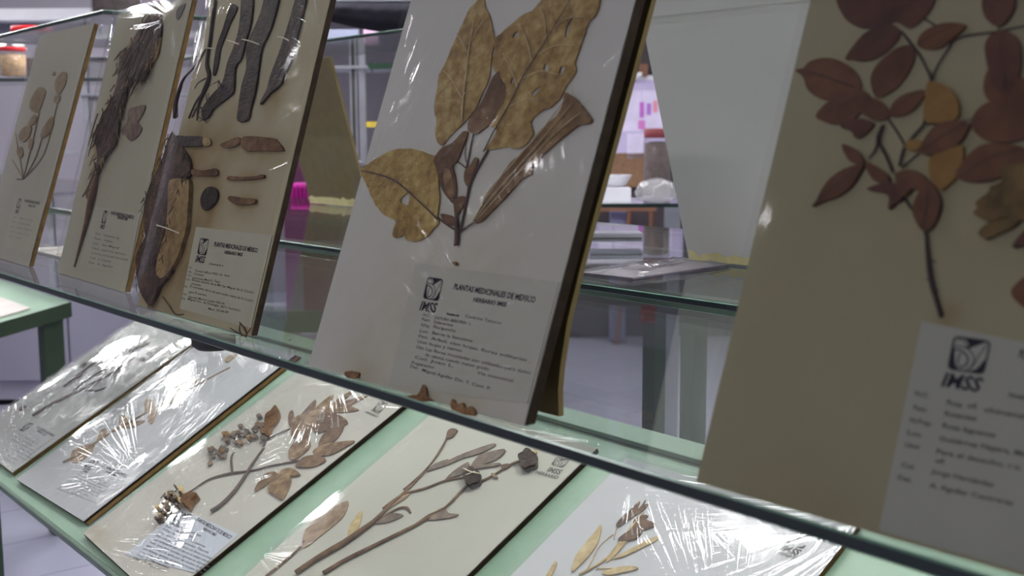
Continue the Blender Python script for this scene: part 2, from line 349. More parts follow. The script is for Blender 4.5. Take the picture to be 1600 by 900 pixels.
# ------------------------------------------------------------------ herbarium boards
BW, BH = .30, .412
class Board:
    def __init__(s, o, u, v, label, w=BW, h=BH, paper=(.6, .6, .55, 1), group=None, th=BT, name='herbarium_board', edge='card_dark', foot=0.0):
        s.o = Vector(o); s.u = u.normalized(); s.v = v.normalized(); s.n = s.u.cross(s.v); s.w = w; s.h = h; s.th = th; s.k = 0
        s.M = Matrix(((s.u.x, s.v.x, s.n.x, s.o.x), (s.u.y, s.v.y, s.n.y, s.o.y), (s.u.z, s.v.z, s.n.z, s.o.z), (0, 0, 0, 1)))
        s.root = empty(name, s.M, label, 'herbarium board', group)
        bm = bmesh.new(); bbox_bm(bm, (0, 0, -th), (w, h, -.0012), .0006)
        for q in bm.verts:                    # the foot is cut level so it stands flat on the glass
            if q.co.y < .01 and foot: q.co.y += -q.co.z * math.tan(foot)
        mkbm('backing_board', bm, M[edge], s.root)
        s.paper = paper; s.stains = []; s.spec = None
    def uv(s, p):
        q = hit(p[0], p[1], s.o, s.n) - s.o; return (q.dot(s.u), q.dot(s.v))
    def px_len(s, p, w):                      # metres on the board for w pixels near p
        a = s.uv(p); b = s.uv((p[0] + 3, p[1])); c = s.uv((p[0], p[1] + 3))
        return w * .5 * (math.hypot(b[0] - a[0], b[1] - a[1]) + math.hypot(c[0] - a[0], c[1] - a[1])) / 3
    def stain(s, px, py, rpx, col=(.55, .42, .26), amt=.6, ry=None):  # soft tint on the sheet: real stains, also painted shade
        a = s.uv((px, py)); s.stains.append((a, s.px_len((px, py), rpx), s.px_len((px, py), ry or rpx), col, amt))
    def sheet(s, nx=64, ny=88, warp=.0):
        V = []; Fc = []; C = []
        for j in range(ny + 1):
            for i in range(nx + 1):
                a = s.w * i / nx; b = s.h * j / ny
                V.append((a, b, -.0002 + warp * noise.noise(Vector((a * 9, b * 9, 1)))))
                c = [1, 1, 1]
                for (q, r, r2, col, amt) in s.stains:
                    d = ((a - q[0]) / r) ** 2 + ((b - q[1]) / r2) ** 2
                    if d < 6:
                        k = amt * math.exp(-d) * (1 + .35 * noise.noise(Vector((a * 60, b * 60, 0))))
                        c = [x * (1 - k * (1 - y)) for x, y in zip(c, col)]
                C.append(c)
        for j in range(ny):
            for i in range(nx):
                a = j * (nx + 1) + i; Fc.append((a, a + 1, a + nx + 2, a + nx + 1))
        n0 = len(V); V += [(0, 0, -.0012), (s.w, 0, -.0012), (s.w, s.h, -.0012), (0, s.h, -.0012)]; C += [[1, 1, 1]] * 4
        Fc.append((n0 + 3, n0 + 2, n0 + 1, n0))
        o = mk('mounting_sheet', V, Fc, paper_mat('mounting_paper', s.paper), s.root, True)
        ca = o.data.color_attributes.new('stain', 'FLOAT_COLOR', 'POINT')
        for i, c in enumerate(C): ca.data[i].color = (c[0], c[1], c[2], 1)
    def flat(s, name, pts, mat, parent=None, th=.0008, holes=(), sub=3, w0=None, rough=0.0, curl=.0):
        """thin pressed piece traced on the board; pts in photograph pixels"""
        if w0 is None: w0 = .0004; s.k += 1
        top = w0 + th + .00012 * s.k
        loops = [[s.uv(tuple(p)) for p in (smooth_loop(l, sub) if sub > 1 else l)] for l in [pts] + list(holes)]
        if rough:
            for l in loops:
                for i, (a, b) in enumerate(l):
                    q = noise.noise_vector(Vector((a * 260, b * 260, s.k))); l[i] = (a + q.x * rough, b + q.y * rough)
        flatv = [Vector((a, b, 0)) for l in loops for a, b in l]
        tri = tessellate_polygon([[Vector((a, b, 0)) for a, b in l] for l in loops])
        n = len(flatv)
        V = [Vector((v.x, v.y, top)) for v in flatv] + [Vector((v.x, v.y, w0)) for v in flatv]
        Fc = []
        for t in tri:
            a, b, c = (flatv[i] for i in t)
            if (b - a).cross(c - a).z < 0: t = (t[0], t[2], t[1])
            Fc.append(tuple(t)); Fc.append((t[2] + n, t[1] + n, t[0] + n))
        b0 = 0
        for li, l in enumerate(loops):
            m_ = len(l); area = sum(l[i][0] * l[(i + 1) % m_][1] - l[(i + 1) % m_][0] * l[i][1] for i in range(m_))
            for i in range(m_):
                a, b = b0 + i, b0 + (i + 1) % m_
                q = (a, a + n, b + n, b)
                Fc.append(q if (area > 0) == (li == 0) else q[::-1])
            b0 += m_
        return mk(name, V, Fc, mat, parent or s.root)
    def stems(s, name, paths, mat, parent=None, w0=.0012, flat=.6):
        if name in ('leaf_vein', 'binding_thread', 'rootlet', 'flower_rib') and len(paths) > 1:
            for q in paths: s.stems(name, [q], mat, parent, w0, flat)
            return
        """each path: list of (px, py, width_px)"""
        V = []; Fc = []
        for path in paths:
            path = smooth_loop([tuple(q) for q in path], 4, False)
            pts = []; rr = []
            for q in path:
                a, b = s.uv((q[0], q[1])); pts.append(Vector((a, b, 0))); rr.append(max(.00025, s.px_len((q[0], q[1]), q[2]) / 2))
            for i, p in enumerate(pts): p.z = w0 * .3 + rr[i] * flat if w0 < .002 else w0
            tube_geo(pts, rr, Vector((0, 0, 1)), 8, flat, V, Fc)
        return mk(name, V, Fc, mat, parent or s.root, True)
    def bark(s, name, pts, mat, parent, thick=.004):
        """rounded woody piece traced on the board"""
        loop = [s.uv(tuple(p)) for p in smooth_loop(pts, 3)]
        o = s.flat(name, pts, mat, parent, th=thick * .25)
        cx = sum(p[0] for p in loop) / len(loop); cy = sum(p[1] for p in loop) / len(loop)
        md = o.modifiers.new('round', 'BEVEL'); md.width = thick * .5; md.segments = 3; md.limit_method = 'ANGLE'; md.angle_limit = 1.2
        return o
    def fuzz(s, pts, n, lpx, mat, seed=1, down=.5, w=3.0, name='root_fibre'):
        """hair roots leaving the outline of a traced piece"""
        rnd = random.Random(seed); loop = smooth_loop(pts, 4); m_ = len(loop); paths = []
        for k in range(n):
            i = rnd.randrange(m_); p = loop[i]; t = loop[(i + 1) % m_] - loop[i - 1]
            if t.length < 1e-6: continue
            t.normalize(); o = Vector((t.y, -t.x)) * rnd.choice((-1, 1)); L = lpx * rnd.uniform(.4, 1.2)
            d = (o * .55 + Vector((-.25, 1)) * down + t * rnd.uniform(-.4, .4)).normalized()
            q = p + d * L * .5 + Vector((rnd.uniform(-1, 1), rnd.uniform(-1, 1))) * L * .12; e = p + d * L
            b = p - d * 2
            paths.append([(b.x, b.y, w / 3), (q.x, q.y, w / 3.4), (e.x, e.y, w / 6)])
        s.stems(name, paths, mat, s.spec, .006)
    def plant(s, paths, mat, name='dried_specimen', **k):
        s.spec = s.stems(name, paths, mat, **k); return s.spec
    def leaf(s, pts, mat, name='dried_leaf', **k): return s.flat(name, pts, mat, s.spec, **k)
    def card(s, quad, col=(.5, .5, .46, 1), th=.0003):
        """paper label; quad = TL, TR, BR, BL in photograph pixels"""
        s.k = max(s.k, 0)
        pts = [s.uv(q) for q in quad]
        pts = [(min(max(a, .002), s.w - .002), min(max(b, .002), s.h - .002)) for a, b in pts]
        V = [(a, b, .0006) for a, b in pts] + [(a, b, .0001) for a, b in pts]
        Fc = [(3, 2, 1, 0), (4, 5, 6, 7)] + [(i, (i + 1) % 4, (i + 1) % 4 + 4, i + 4) for i in range(4)]
        s.label = mk('paper_label', V, Fc, paper_plain(col), s.root); return s.label
    def quadmap(s, quad):
        q = [Vector(s.uv(p)) for p in quad]           # TL TR BR BL
        return lambda x, y: (q[3] * (1 - x) + q[2] * x) * (1 - y) + (q[0] * (1 - x) + q[1] * x) * y
    def text(s, name, lines, mat, parent=None, w0=.00075):
        """lines: (string, baseline_start_px, baseline_end_px, height_px, bold, shear)"""
        V = []; Fc = []
        for (tx, p0, p1, hp, bold, sh) in lines:
            vv, ff = glyphs(tx, bold, sh)
            a = Vector(s.uv(p0)); b = Vector(s.uv(p1)); d = b - a; L = d.length; d.normalize(); up = Vector((-d.y, d.x))
            pu = Vector(s.uv((p0[0] + s.updir[0] * hp, p0[1] + s.updir[1] * hp))); hh = abs((pu - a).dot(up))
            n0 = len(V)
            for (x, y) in vv:
                q = a + d * (x * L) + up * (y * hh); V.append((q.x, q.y, w0))
            Fc += [tuple(n0 + i for i in f) for f in ff]
        return mk(name, V, Fc, mat, parent or s.label)
    updir = (.25, -.97)
    def emblem(s, quad, letters, mat, parent=None, w0=.00075):
        f = s.quadmap(quad); V = []; Fc = []
        def add(loops):
            vv = [[Vector(f(x, y)).to_3d() for x, y in l] for l in loops]; n0 = len(V)
            fl = [v for l in vv for v in l]; tri = tessellate_polygon(vv)
            for v in fl: V.append((v.x, v.y, w0))
            for t in tri:
                a, b, c = (fl[i] for i in t)
                if (b - a).cross(c - a).z < 0: t = (t[0], t[2], t[1])
                Fc.append(tuple(n0 + i for i in t))
        def rr(m, r, k=5):
            out = []
            for cx, cy, a0 in ((1 - m - r, 1 - m - r, 0), (m + r, 1 - m - r, 90), (m + r, m + r, 180), (1 - m - r, m + r, 270)):
                for i in range(k + 1):
                    a = math.radians(a0 + 90 * i / k); out.append((cx + r * math.cos(a), cy + r * math.sin(a)))
            return out
        add([rr(0, .15), rr(.055, .11)])
        add([[(.30, .97), (.92, .97), (.80, .90), (.58, .76), (.47, .68), (.40, .70), (.44, .80)]])
        add([[(.04, .08), (.04, .60), (.10, .60), (.13, .42), (.17, .25), (.24, .12), (.32, .04), (.10, .04)]])
        add([[(.55, .03), (.96, .03), (.96, .45), (.90, .40), (.84, .26), (.76, .13), (.66, .08)]])
        def stroke(pl, w):
            pl = smooth_loop(pl, 4, False); a = []; b = []
            for i, p in enumerate(pl):
                t = pl[min(i + 1, len(pl) - 1)] - pl[max(i - 1, 0)]; t.normalize(); nn = Vector((-t.y, t.x)) * w / 2
                a.append(tuple(p + nn)); b.append(tuple(p - nn))
            add([a + b[::-1]])
        stroke([(.04, .72), (.22, .71), (.42, .68), (.58, .56), (.66, .38), (.62, .18), (.5, .06)], .035)
        stroke([(.04, .62), (.22, .60), (.40, .52), (.50, .38), (.48, .22), (.38, .13), (.27, .14)], .05)
        stroke([(.12, .86), (.20, .92), (.28, .90), (.36, .80), (.40, .72)], .03)
        stroke([(.26, .50), (.24, .34), (.27, .22), (.36, .20), (.40, .30), (.36, .44), (.28, .50)], .04)
        stroke([(.90, .88), (.82, .66), (.74, .5), (.70, .3), (.6, .1)], .03)
        o = mk('emblem', V, Fc, mat, parent or s.label)
        if letters:
            g = s.quadmap(letters); vv, ff = glyphs('IMSS', .03, .18)
            mk('emblem_lettering', [tuple(g(x, y)) + (w0,) for x, y in vv], ff, mat, parent or s.label)
        return o
    def film(s, mat, over=.0035, lift=.0065, nx=40, ny=56, seed=0.0):
        V = []; Fc = []
        for j in range(ny + 1):
            for i in range(nx + 1):
                a = -over + (s.w + 2 * over) * i / nx; b = (s.h + over) * j / ny
                e = min(i, nx - i, j, ny - j) / 9.0; e = min(1, e)
                V.append((a, b, .0016 + (lift - .0016) * .35 + (lift - .0016) * .65 * math.sin(e * math.pi / 2) + .0008 * noise.noise(Vector((a * 14 + seed, b * 14, 3))) * e))
        for j in range(ny):
            for i in range(nx):
                a = j * (nx + 1) + i; Fc.append((a, a + 1, a + nx + 2, a + nx + 1))
        return mk('plastic_film', V, Fc, mat, s.root, True)
_pp = {}
def paper_plain(c):
    k = tuple(round(x, 3) for x in c)
    if k not in _pp: _pp[k] = plain('label_paper', c, .85, 0, .03, 20, 0, .15)
    return _pp[k]
_gl = {}
def glyphs(tx, bold=0, sh=0):
    """outline text normalised to a unit box (width 1, capital height 1)"""
    key = (tx, bold, sh)
    if key in _gl: return _gl[key]
    def build(t_):
        cu = bpy.data.curves.new('t', 'FONT'); cu.body = t_; cu.resolution_u = 2; cu.offset = bold; cu.shear = sh; cu.size = 1
        ob = bpy.data.objects.new('t', cu); COL.objects.link(ob)
        dg = bpy.context.evaluated_depsgraph_get(); me = bpy.data.meshes.new_from_object(ob.evaluated_get(dg))
        vv = [(v.co.x, v.co.y) for v in me.vertices]; ff = [tuple(p.vertices) for p in me.polygons]
        bpy.data.objects.remove(ob); bpy.data.curves.remove(cu); bpy.data.meshes.remove(me); return vv, ff
    vv, ff = build(tx)
    x0 = min(v[0] for v in vv); x1 = max(v[0] for v in vv); cap = .69
    _gl[key] = ([((x - x0) / (x1 - x0), y / cap) for x, y in vv], ff); return _gl[key]

def standing(x0, y0, yaw, lean, label, **k):
    u = Vector((math.cos(yaw), math.sin(yaw), 0)); n = Vector((-math.sin(yaw), math.cos(yaw), 0))
    v = n * math.sin(lean) + Vector((0, 0, math.cos(lean)))
    return Board((x0, y0, ZG + .0012), u, v, label, group=None, foot=lean, **k)
def lying(x0, dv, yaw, label, **k):
    u = Vector((math.cos(yaw), 0, 0)) + SL_E * math.sin(yaw); v = Vector((-math.sin(yaw), 0, 0)) + SL_E * math.cos(yaw)
    return Board(SL_O + Vector((x0, 0, 0)) + SL_E * dv, u, v, label, **k)
TH = .3114
def typed(b, tl, dx, dy, rows, hp=5, mat=None, name='typed_text', slope=.22):
    """rows of typewriter text below tl; (string, x offset, row number, width) in photograph pixels"""
    L = []
    for (tx, ox, r, wd) in rows:
        x = tl[0] + dx * r + ox; y = tl[1] + dy * r + ox * slope
        L.append((tx, (x, y), (x + wd, y + wd * slope), hp, .004, 0))
    b.text(name, L, mat or M['ink_soft'])
HEAD = 'PLANTAS MEDICINALES DE MEXICO'

# ---- standing board with the big golden leaves
b4 = standing(-.9324, .0016, .0276, TH + .0353, 'standing white board with large golden leaves and long dried trumpet flower', paper=rgb(188, 188, 182), edge='card_dark', th=.0105)
A = lambda pts: Z(550, 0, 3.5556, pts); Bz = lambda pts: Z(500, 200, 3.5556, pts)
b4.stain(560, 585, 40, (.8, .7, .55), .5); b4.stain(700, 640, 120, (.82, .76, .62), .35, 40); b4.stain(640, 530, 230, (.90, .88, .78), .8, 200)  # smaller stains, then shade painted over the lower half
b4.stain(760, 480, 200, (.90, .88, .78), .5, 180)  # second wide patch of the painted shade
b4.sheet()
wq = 1 / 3.5556
def P3(f, s, pts): return [tuple(f([(x, y)])[0]) + (w / s,) for x, y, w in pts]
b4.plant([P3(Bz, 3.5556, q) for q in (
    [(766, 655, 26), (770, 600, 26), (768, 540, 22), (760, 460, 16), (748, 380, 14)],
    [(785, 575, 14), (805, 480, 14), (825, 380, 14), (840, 310, 16), (880, 230, 13), (930, 140, 12), (945, 115, 10)],
    [(770, 575, 10), (720, 545, 9), (665, 505, 9)], [(785, 575, 10), (830, 545, 9), (875, 520, 12)],
    [(835, 320, 12), (820, 240, 12), (832, 160, 9), (850, 60, 8), (858, 30, 7)],
    [(815, 225, 6), (785, 200, 6), (765, 190, 6)], [(820, 60, 4), (808, 130, 4), (815, 190, 5)])], M['twig'])
Lb = [('gold', A([(715, -15), (740, 0), (745, 40), (770, 90), (785, 150), (795, 220), (785, 300), (775, 370), (770, 430), (735, 510), (700, 590), (660, 650), (610, 700), (550, 760), (505, 812), (478, 790), (468, 740), (475, 680), (463, 620), (465, 570), (480, 490), (490, 420), (525, 350), (555, 280), (590, 200), (630, 110), (660, 50), (700, 10)]), ()),
      ('gold', A([(1080, -60), (1250, -90), (1390, -60), (1385, 0), (1375, 50), (1355, 95), (1320, 130), (1300, 190), (1260, 300), (1245, 350), (1250, 400), (1225, 445), (1195, 480), (1160, 550), (1110, 600), (1060, 620), (1000, 680), (1015, 740), (985, 790), (935, 828), (870, 820), (800, 830), (755, 838), (745, 820), (780, 790), (810, 730), (795, 710), (765, 700), (800, 620), (850, 560), (860, 490), (835, 440), (800, 400), (785, 340), (800, 290), (785, 240), (830, 190), (900, 130), (960, 85), (1010, 60), (1060, 0)]),
       [A([(900, 215), (905, 190), (930, 178), (932, 195)]), A([(1190, 205), (1200, 150), (1235, 92), (1242, 100), (1215, 150), (1202, 210)]), A([(1070, 390), (1078, 360), (1095, 370), (1092, 400)]),
        A([(1155, 408), (1168, 375), (1188, 376), (1172, 415)]), A([(1005, 525), (1030, 495), (1055, 478), (1035, 520), (1018, 532)]), A([(885, 465), (898, 438), (908, 448), (897, 470)])])]
leaves4 = []
for mt, pts, hl in Lb: leaves4.append(b4.leaf(pts, M[mt], holes=hl, rough=.0009))
b4.leaf(Bz([(228, 235), (280, 200), (340, 160), (400, 130), (480, 118), (550, 125), (610, 145), (645, 165), (650, 200), (665, 300), (670, 400), (660, 480), (665, 530), (635, 565), (600, 605), (540, 632), (490, 625), (470, 600), (440, 612), (412, 605), (415, 560), (425, 520), (365, 485), (330, 450), (300, 400), (265, 320)]), M['gold2'], holes=[Bz([(450, 402), (468, 385), (490, 366), (506, 380), (496, 430), (470, 425)])], rough=.0009)
b4.leaf(A([(800, 420), (825, 400), (835, 450), (860, 480), (855, 560), (820, 620), (790, 680), (740, 720), (695, 748), (655, 735), (650, 690), (680, 640), (720, 580), (745, 530), (780, 450)]), M['brownleaf'], rough=.0005)
b4.leaf(Bz([(655, 150), (690, 110), (745, 85), (800, 25), (828, 30), (800, 110), (770, 185), (745, 215), (755, 260), (765, 330), (762, 380), (750, 425), (700, 370), (670, 300), (655, 230), (640, 190)]), M['brownleaf'], name='dried_flower_bud')
b4.leaf(Bz([(700, 230), (730, 240), (745, 300), (752, 370), (748, 410), (715, 360), (695, 290)]), M['calyx'], name='dried_flower_bud')
b4.leaf(Bz([(680, 480), (740, 490), (762, 500), (760, 545), (740, 545), (700, 525)]), M['brownleaf'])
b4.leaf(Bz([(760, 400), (810, 382), (818, 410), (790, 460), (765, 480)]), M['brownleaf'])
b4.leaf(Bz([(815, 240), (845, 210), (870, 168), (886, 185), (860, 260), (835, 330), (812, 300)]), M['brownleaf'])
fl = b4.leaf(Bz([(860, 528), (885, 480), (910, 430), (940, 360), (1010, 280), (1070, 195), (1110, 165), (1150, 130), (1200, 60), (1262, -10), (1325, -62), (1360, -130), (1368, -190), (1400, -180), (1440, -150), (1478, -100), (1520, -42), (1500, -18), (1450, -12), (1380, 40), (1330, 80), (1240, 160), (1215, 200), (1190, 205), (1192, 220), (1180, 232), (1186, 262), (1130, 290), (1040, 390), (960, 470), (905, 524)]), M['calyx'], name='dried_trumpet_flower', sub=2)
b4.stems('flower_rib', [P3(Bz, 3.5556, q) for q in ([(880, 510, 5), (980, 380, 7), (1120, 220, 7), (1260, 60, 7), (1420, -130, 5)], [(890, 515, 5), (1020, 370, 7), (1160, 210, 7), (1320, 40, 7), (1470, -80, 5)],
    [(870, 520, 4), (960, 360, 5), (1100, 190, 6), (1250, 20, 6), (1385, -160, 5)], [(1415, -170, 4), (1420, -205, 3), (1417, -230, 2)], [(1465, -120, 4), (1490, -125, 3), (1515, -145, 2)])], M['straw'], fl, w0=.0035)
b4.stems('leaf_vein', [P3(A, 3.5556, q) for q in ([(745, 850, 9), (800, 740, 9), (880, 600, 8), (960, 440, 8), (1040, 310, 7), (1120, 180, 6), (1210, 30, 5), (1240, -30, 5)],)], M['twig'], leaves4[1], w0=.003, flat=.4)
b4.stems('leaf_vein', [P3(A, 3.5556, q) for q in ([(620, 690, 9), (628, 560, 9), (645, 420, 8), (665, 250, 6), (700, 60, 5)], [(628, 560, 5), (560, 440, 4), (520, 400, 3)], [(640, 430, 5), (700, 330, 4), (750, 290, 3)], [(655, 300, 5), (610, 220, 4), (590, 190, 3)], [(660, 250, 5), (720, 150, 4), (745, 110, 3)])], M['straw'], leaves4[0], w0=.0025, flat=.4)
b4.stems('leaf_vein', [P3(Bz, 3.5556, q) for q in ([(240, 240, 4), (380, 275, 6), (460, 320, 7), (560, 410, 7), (665, 510, 8)],)], M['twig'], b4.spec, w0=.0028, flat=.4)
b4.stems('leaf_vein', [P3(A, 3.5556, q) for q in ([(880, 600, 6), (970, 560, 5), (1060, 560, 4)], [(960, 440, 6), (1060, 400, 5), (1150, 420, 4)], [(1040, 310, 6), (1140, 260, 5), (1250, 260, 4)], [(1120, 180, 6), (1200, 110, 5), (1300, 100, 4)],
    [(930, 500, 6), (900, 400, 5), (850, 300, 4)], [(1010, 350, 6), (980, 220, 5), (940, 140, 4)], [(1090, 230, 6), (1080, 110, 5), (1060, 50, 4)])], M['straw'], leaves4[1], w0=.0025, flat=.35)
b4.card([(650, 411), (874, 441), (828, 632), (606, 612)], rgb(170, 170, 158))
G = lambda pts: Z(620, 400, 4.0923, pts)
b4.emblem(G([(203, 134), (303, 150), (272, 292), (170, 272)]), G([(160, 290), (268, 305), (255, 364), (148, 345)]), M['ink'])
g = lambda x, y: G([(x, y)])[0]
b4.text('heading', [(HEAD, g(366, 212), g(886, 300), 8.5, .03, 0), ('HERBARIO IMSS', g(492, 292), g(703, 326), 6.5, .03, 0), ('Nombre de', g(322, 378), g(400, 390), 4, .03, 0)], M['ink'])
rows = [('Curarina Tenerca', (440, 392), (672, 440)), ('N.C.', (172, 385), (215, 392)), ('DATURA ARBOREA  L.', (245, 404), (480, 443)), ('Fam.', (165, 414), (218, 423)), ('Solanaceae', (240, 430), (362, 452)),
        ('N.Pop.', (158, 450), (214, 460)), ('Floripondio', (238, 462), (380, 490)), ('Loc.', (150, 488), (208, 496)), ('Barrio la Santisima', (230, 500), (486, 553)), ('Desc.', (142, 520), (204, 532)),
        ('Arbol, cien hojas, flores solitarias ,', (222, 535), (858, 682)), ('hojas y ramas.', (212, 572), (424, 616)), ('Usos', (135, 556), (196, 566)), ('Las flores mezcladas son utilizadas para dolor', (190, 605), (862, 760)),
        ('Obs.', (125, 590), (180, 602)), ('de cabeza cuando menor grado.', (184, 640), (598, 735)), ('Col. Juan L.', (118, 655), (368, 715)), ('Via intestinal', (516, 755), (745, 808)),
        ('Preparacion', (98, 690), (240, 722)), ('Det.', (90, 715), (140, 726)), ('Miguel Aguilar Div. T. Cent. P.', (165, 738), (604, 860))]
b4.text('typed_text', [(t, g(*a), g(*c), 4.6, .004, 0) for t, a, c in rows], M['ink_soft'])
for pts in ([(200, 585), (235, 580), (268, 588), (262, 612), (230, 618), (203, 606)], [(565, 700), (590, 650), (608, 665), (612, 705), (640, 725), (600, 732), (550, 722), (500, 706)], [(732, 762), (742, 722), (765, 745), (790, 740), (810, 765), (835, 760), (856, 800), (800, 800), (760, 780)]):
    b4.flat('rusty_flake', Z(480, 400, 3.2133, pts), M['rust'], b4.root, rough=.001)
b4.flat('rusty_flake', Z(620, 400, 4.0923, [(372, 48), (392, 42), (398, 62), (380, 64)]), M['rust'], b4.root)
b4.film(film('film_golden', [(-.02, -.03, .6, 1.0), (.33, .0, .35, .5)], 34, .16, .015, gain=.55, seed=1.3), seed=4)

# ---- standing board with russet leaves (right)
b5 = standing(-.4622, .0044, .0284, TH + .0232, 'large standing beige board with russet rose leaves at the right edge', paper=rgb(143, 138, 113), edge='card_edge')
A = lambda pts: Z(1200, 0, 3.6, pts); Bz = lambda pts: Z(1200, 200, 3.0, pts)
b5.stain(1250, 800, 160, (.86, .78, .66), .5, 90); b5.stain(1480, 490, 20, (.7, .55, .35), .6)  # broad patch, browner towards the foot, and one small brown spot
b5.stain(1480, 300, 260, (.92, .88, .76), .5, 200); b5.stain(1200, 500, 80, (.88, .85, .72), .3, 200)  # wide faint yellowish patches
b5.sheet()
b5.plant([P3(Bz, 3.0, q) for q in (
    [(817, 888, 24), (805, 850, 22), (788, 790, 24), (770, 720, 26), (758, 640, 24), (750, 560, 20), (742, 490, 18), (700, 410, 14), (650, 340, 14), (620, 270, 14), (605, 215, 18)],
    [(770, 712, 10), (755, 712, 6), (740, 708, 3)], [(770, 625, 8), (782, 626, 5), (792, 628, 2)], [(785, 770, 8), (800, 760, 4)], [(545, -10, 18), (525, 40, 24), (520, 75, 20), (505, 110, 14), (475, 145, 8)],
    [(525, 75, 14), (555, 130, 14), (590, 212, 14)], [(630, 190, 12), (680, 145, 10), (720, 115, 8)])] + [P3(A, 3.6, q) for q in (
    [(745, 935, 20), (752, 900, 20), (775, 830, 20), (830, 760, 18), (882, 700, 18), (885, 620, 14), (905, 540, 14), (922, 450, 18), (900, 400, 12), (860, 320, 12), (800, 240, 12), (755, 180, 10)],
    [(922, 455, 16), (960, 370, 13), (1010, 290, 13), (1035, 245, 16), (1010, 205, 12), (950, 150, 12), (880, 105, 10), (800, 30, 8)],
    [(1035, 245, 12), (1090, 212, 12), (1200, 192, 11), (1300, 180, 11), (1440, 150, 10), (1600, 140, 9)],
    [(885, 700, 10), (950, 700, 9), (1040, 690, 8), (1165, 672, 8)], [(775, 828, 12), (745, 770, 10), (705, 710, 10), (680, 675, 8)],
    [(1300, 180, 8), (1300, 150, 8)])], M['twig_dark'])
RL = [('russet_dark', A([(390, 0), (410, 60), (450, 120), (520, 160), (600, 165), (680, 140), (730, 130), (800, 165), (860, 130), (920, 60), (945, 0), (940, -60), (800, -120), (600, -120), (400, -60)])),
      ('russet_dark', A([(440, 335), (480, 270), (540, 200), (600, 165), (680, 135), (748, 170), (740, 220), (690, 280), (620, 330), (540, 350), (480, 340)])),
      ('russet', A([(160, 400), (205, 388), (230, 360), (270, 340), (340, 330), (420, 350), (490, 400), (525, 460), (525, 510), (470, 550), (380, 570), (300, 560), (230, 510), (205, 440)])),
      ('russet', A([(610, 548), (590, 500), (585, 440), (620, 370), (700, 295), (785, 258), (825, 275), (832, 330), (800, 410), (740, 490), (670, 540), (630, 550)])),
      ('russet', A([(275, 660), (330, 590), (380, 565), (450, 560), (520, 510), (585, 552), (545, 620), (480, 680), (400, 705), (340, 695)])),
      ('russet', A([(540, 560), (600, 555), (660, 590), (690, 640), (680, 672), (620, 685), (560, 660), (520, 620)])),
      ('russet', A([(692, 655), (710, 590), (760, 545), (830, 520), (893, 515), (870, 570), (820, 630), (750, 662)])),
      ('russet_dark', A([(418, 722), (450, 690), (520, 672), (605, 695), (580, 740), (530, 782), (495, 778), (478, 745)])),
      ('russet', A([(848, 255), (870, 200), (940, 155), (1020, 135), (1118, 145), (1100, 180), (1040, 230), (980, 275), (920, 285), (870, 275)])),
      ('amber', A([(905, 480), (950, 470), (1010, 490), (1060, 540), (1085, 600), (1080, 660), (1040, 690), (960, 700), (900, 690), (885, 640)])),
      ('russet_dark', A([(1215, 0), (1215, 60), (1240, 120), (1300, 157), (1350, 130), (1395, 60), (1400, 0), (1390, -60), (1300, -90), (1225, -60)])),
      ('russet', A([(1225, 470), (1250, 400), (1300, 380), (1350, 470), (1440, 440), (1500, 520), (1440, 600), (1350, 610), (1270, 590), (1230, 540)])),
      ('russet_dark', A([(1232, 260), (1270, 200), (1340, 183), (1400, 210), (1432, 280), (1430, 400), (1400, 500), (1350, 545), (1280, 500), (1250, 400), (1235, 320)])),
      ('russet', A([(1155, 700), (1180, 640), (1240, 590), (1340, 565), (1440, 570), (1540, 600), (1600, 680), (1540, 760), (1440, 790), (1350, 810), (1250, 800), (1180, 760)])),
      ('amber', Bz([(770, 150), (800, 130), (880, 100), (922, 90), (925, 150), (910, 220), (860, 270), (820, 297), (780, 260), (765, 200)])),
      ('russet', A([(870, 850), (900, 780), (960, 710), (1040, 690), (1145, 700), (1130, 750), (1090, 810), (1010, 860), (930, 882), (880, 875)])),
      ('russet', Bz([(892, 232), (930, 160), (990, 100), (1060, 80), (1180, 90), (1240, 120), (1300, 170), (1240, 200), (1120, 230), (1040, 255), (950, 257)])),
      ('russet', Bz([(465, 168), (510, 180), (560, 215), (582, 250), (560, 270), (520, 260), (490, 230)])),
      ('russet', Bz([(360, 85), (420, 105), (450, 140), (462, 172), (420, 175), (385, 150)])),
      ('russet', Bz([(220, 374), (240, 350), (262, 305), (300, 250), (370, 200), (457, 178), (440, 220), (400, 280), (340, 325), (270, 350)])),
      ('russet_dark', Bz([(478, 292), (540, 270), (600, 263), (630, 300), (642, 340), (610, 360), (578, 387), (583, 335), (550, 310), (500, 302)])),
      ('russet', Bz([(615, 225), (660, 205), (720, 215), (770, 260), (810, 310), (822, 370), (800, 440), (770, 482), (740, 490), (710, 450), (690, 390), (710, 330), (722, 302), (690, 292), (670, 315), (640, 330), (620, 290)])),
      ('amber', Bz([(655, 100), (680, 65), (735, 70), (728, 100), (690, 115)])),
      ('oliveleaf', Bz([(1005, 492), (1060, 450), (1190, 430), (1160, 470), (1100, 500), (1035, 527), (1010, 515)])),
      ('oliveleaf', Bz([(978, 408), (998, 385), (990, 358), (1050, 310), (1060, 285), (1110, 260), (1110, 200), (1180, 180), (1300, 200), (1300, 420), (1200, 440), (1130, 430), (1060, 445), (1010, 430)])),
      ('russet', Bz([(1155, 782), (1180, 740), (1240, 700), (1300, 740), (1240, 850), (1190, 830)])),
      ('russet_dark', Bz([(1160, 566), (1200, 510), (1240, 480), (1240, 580), (1200, 560)]))]
for mt, pts in RL: b5.leaf(pts, M[mt])
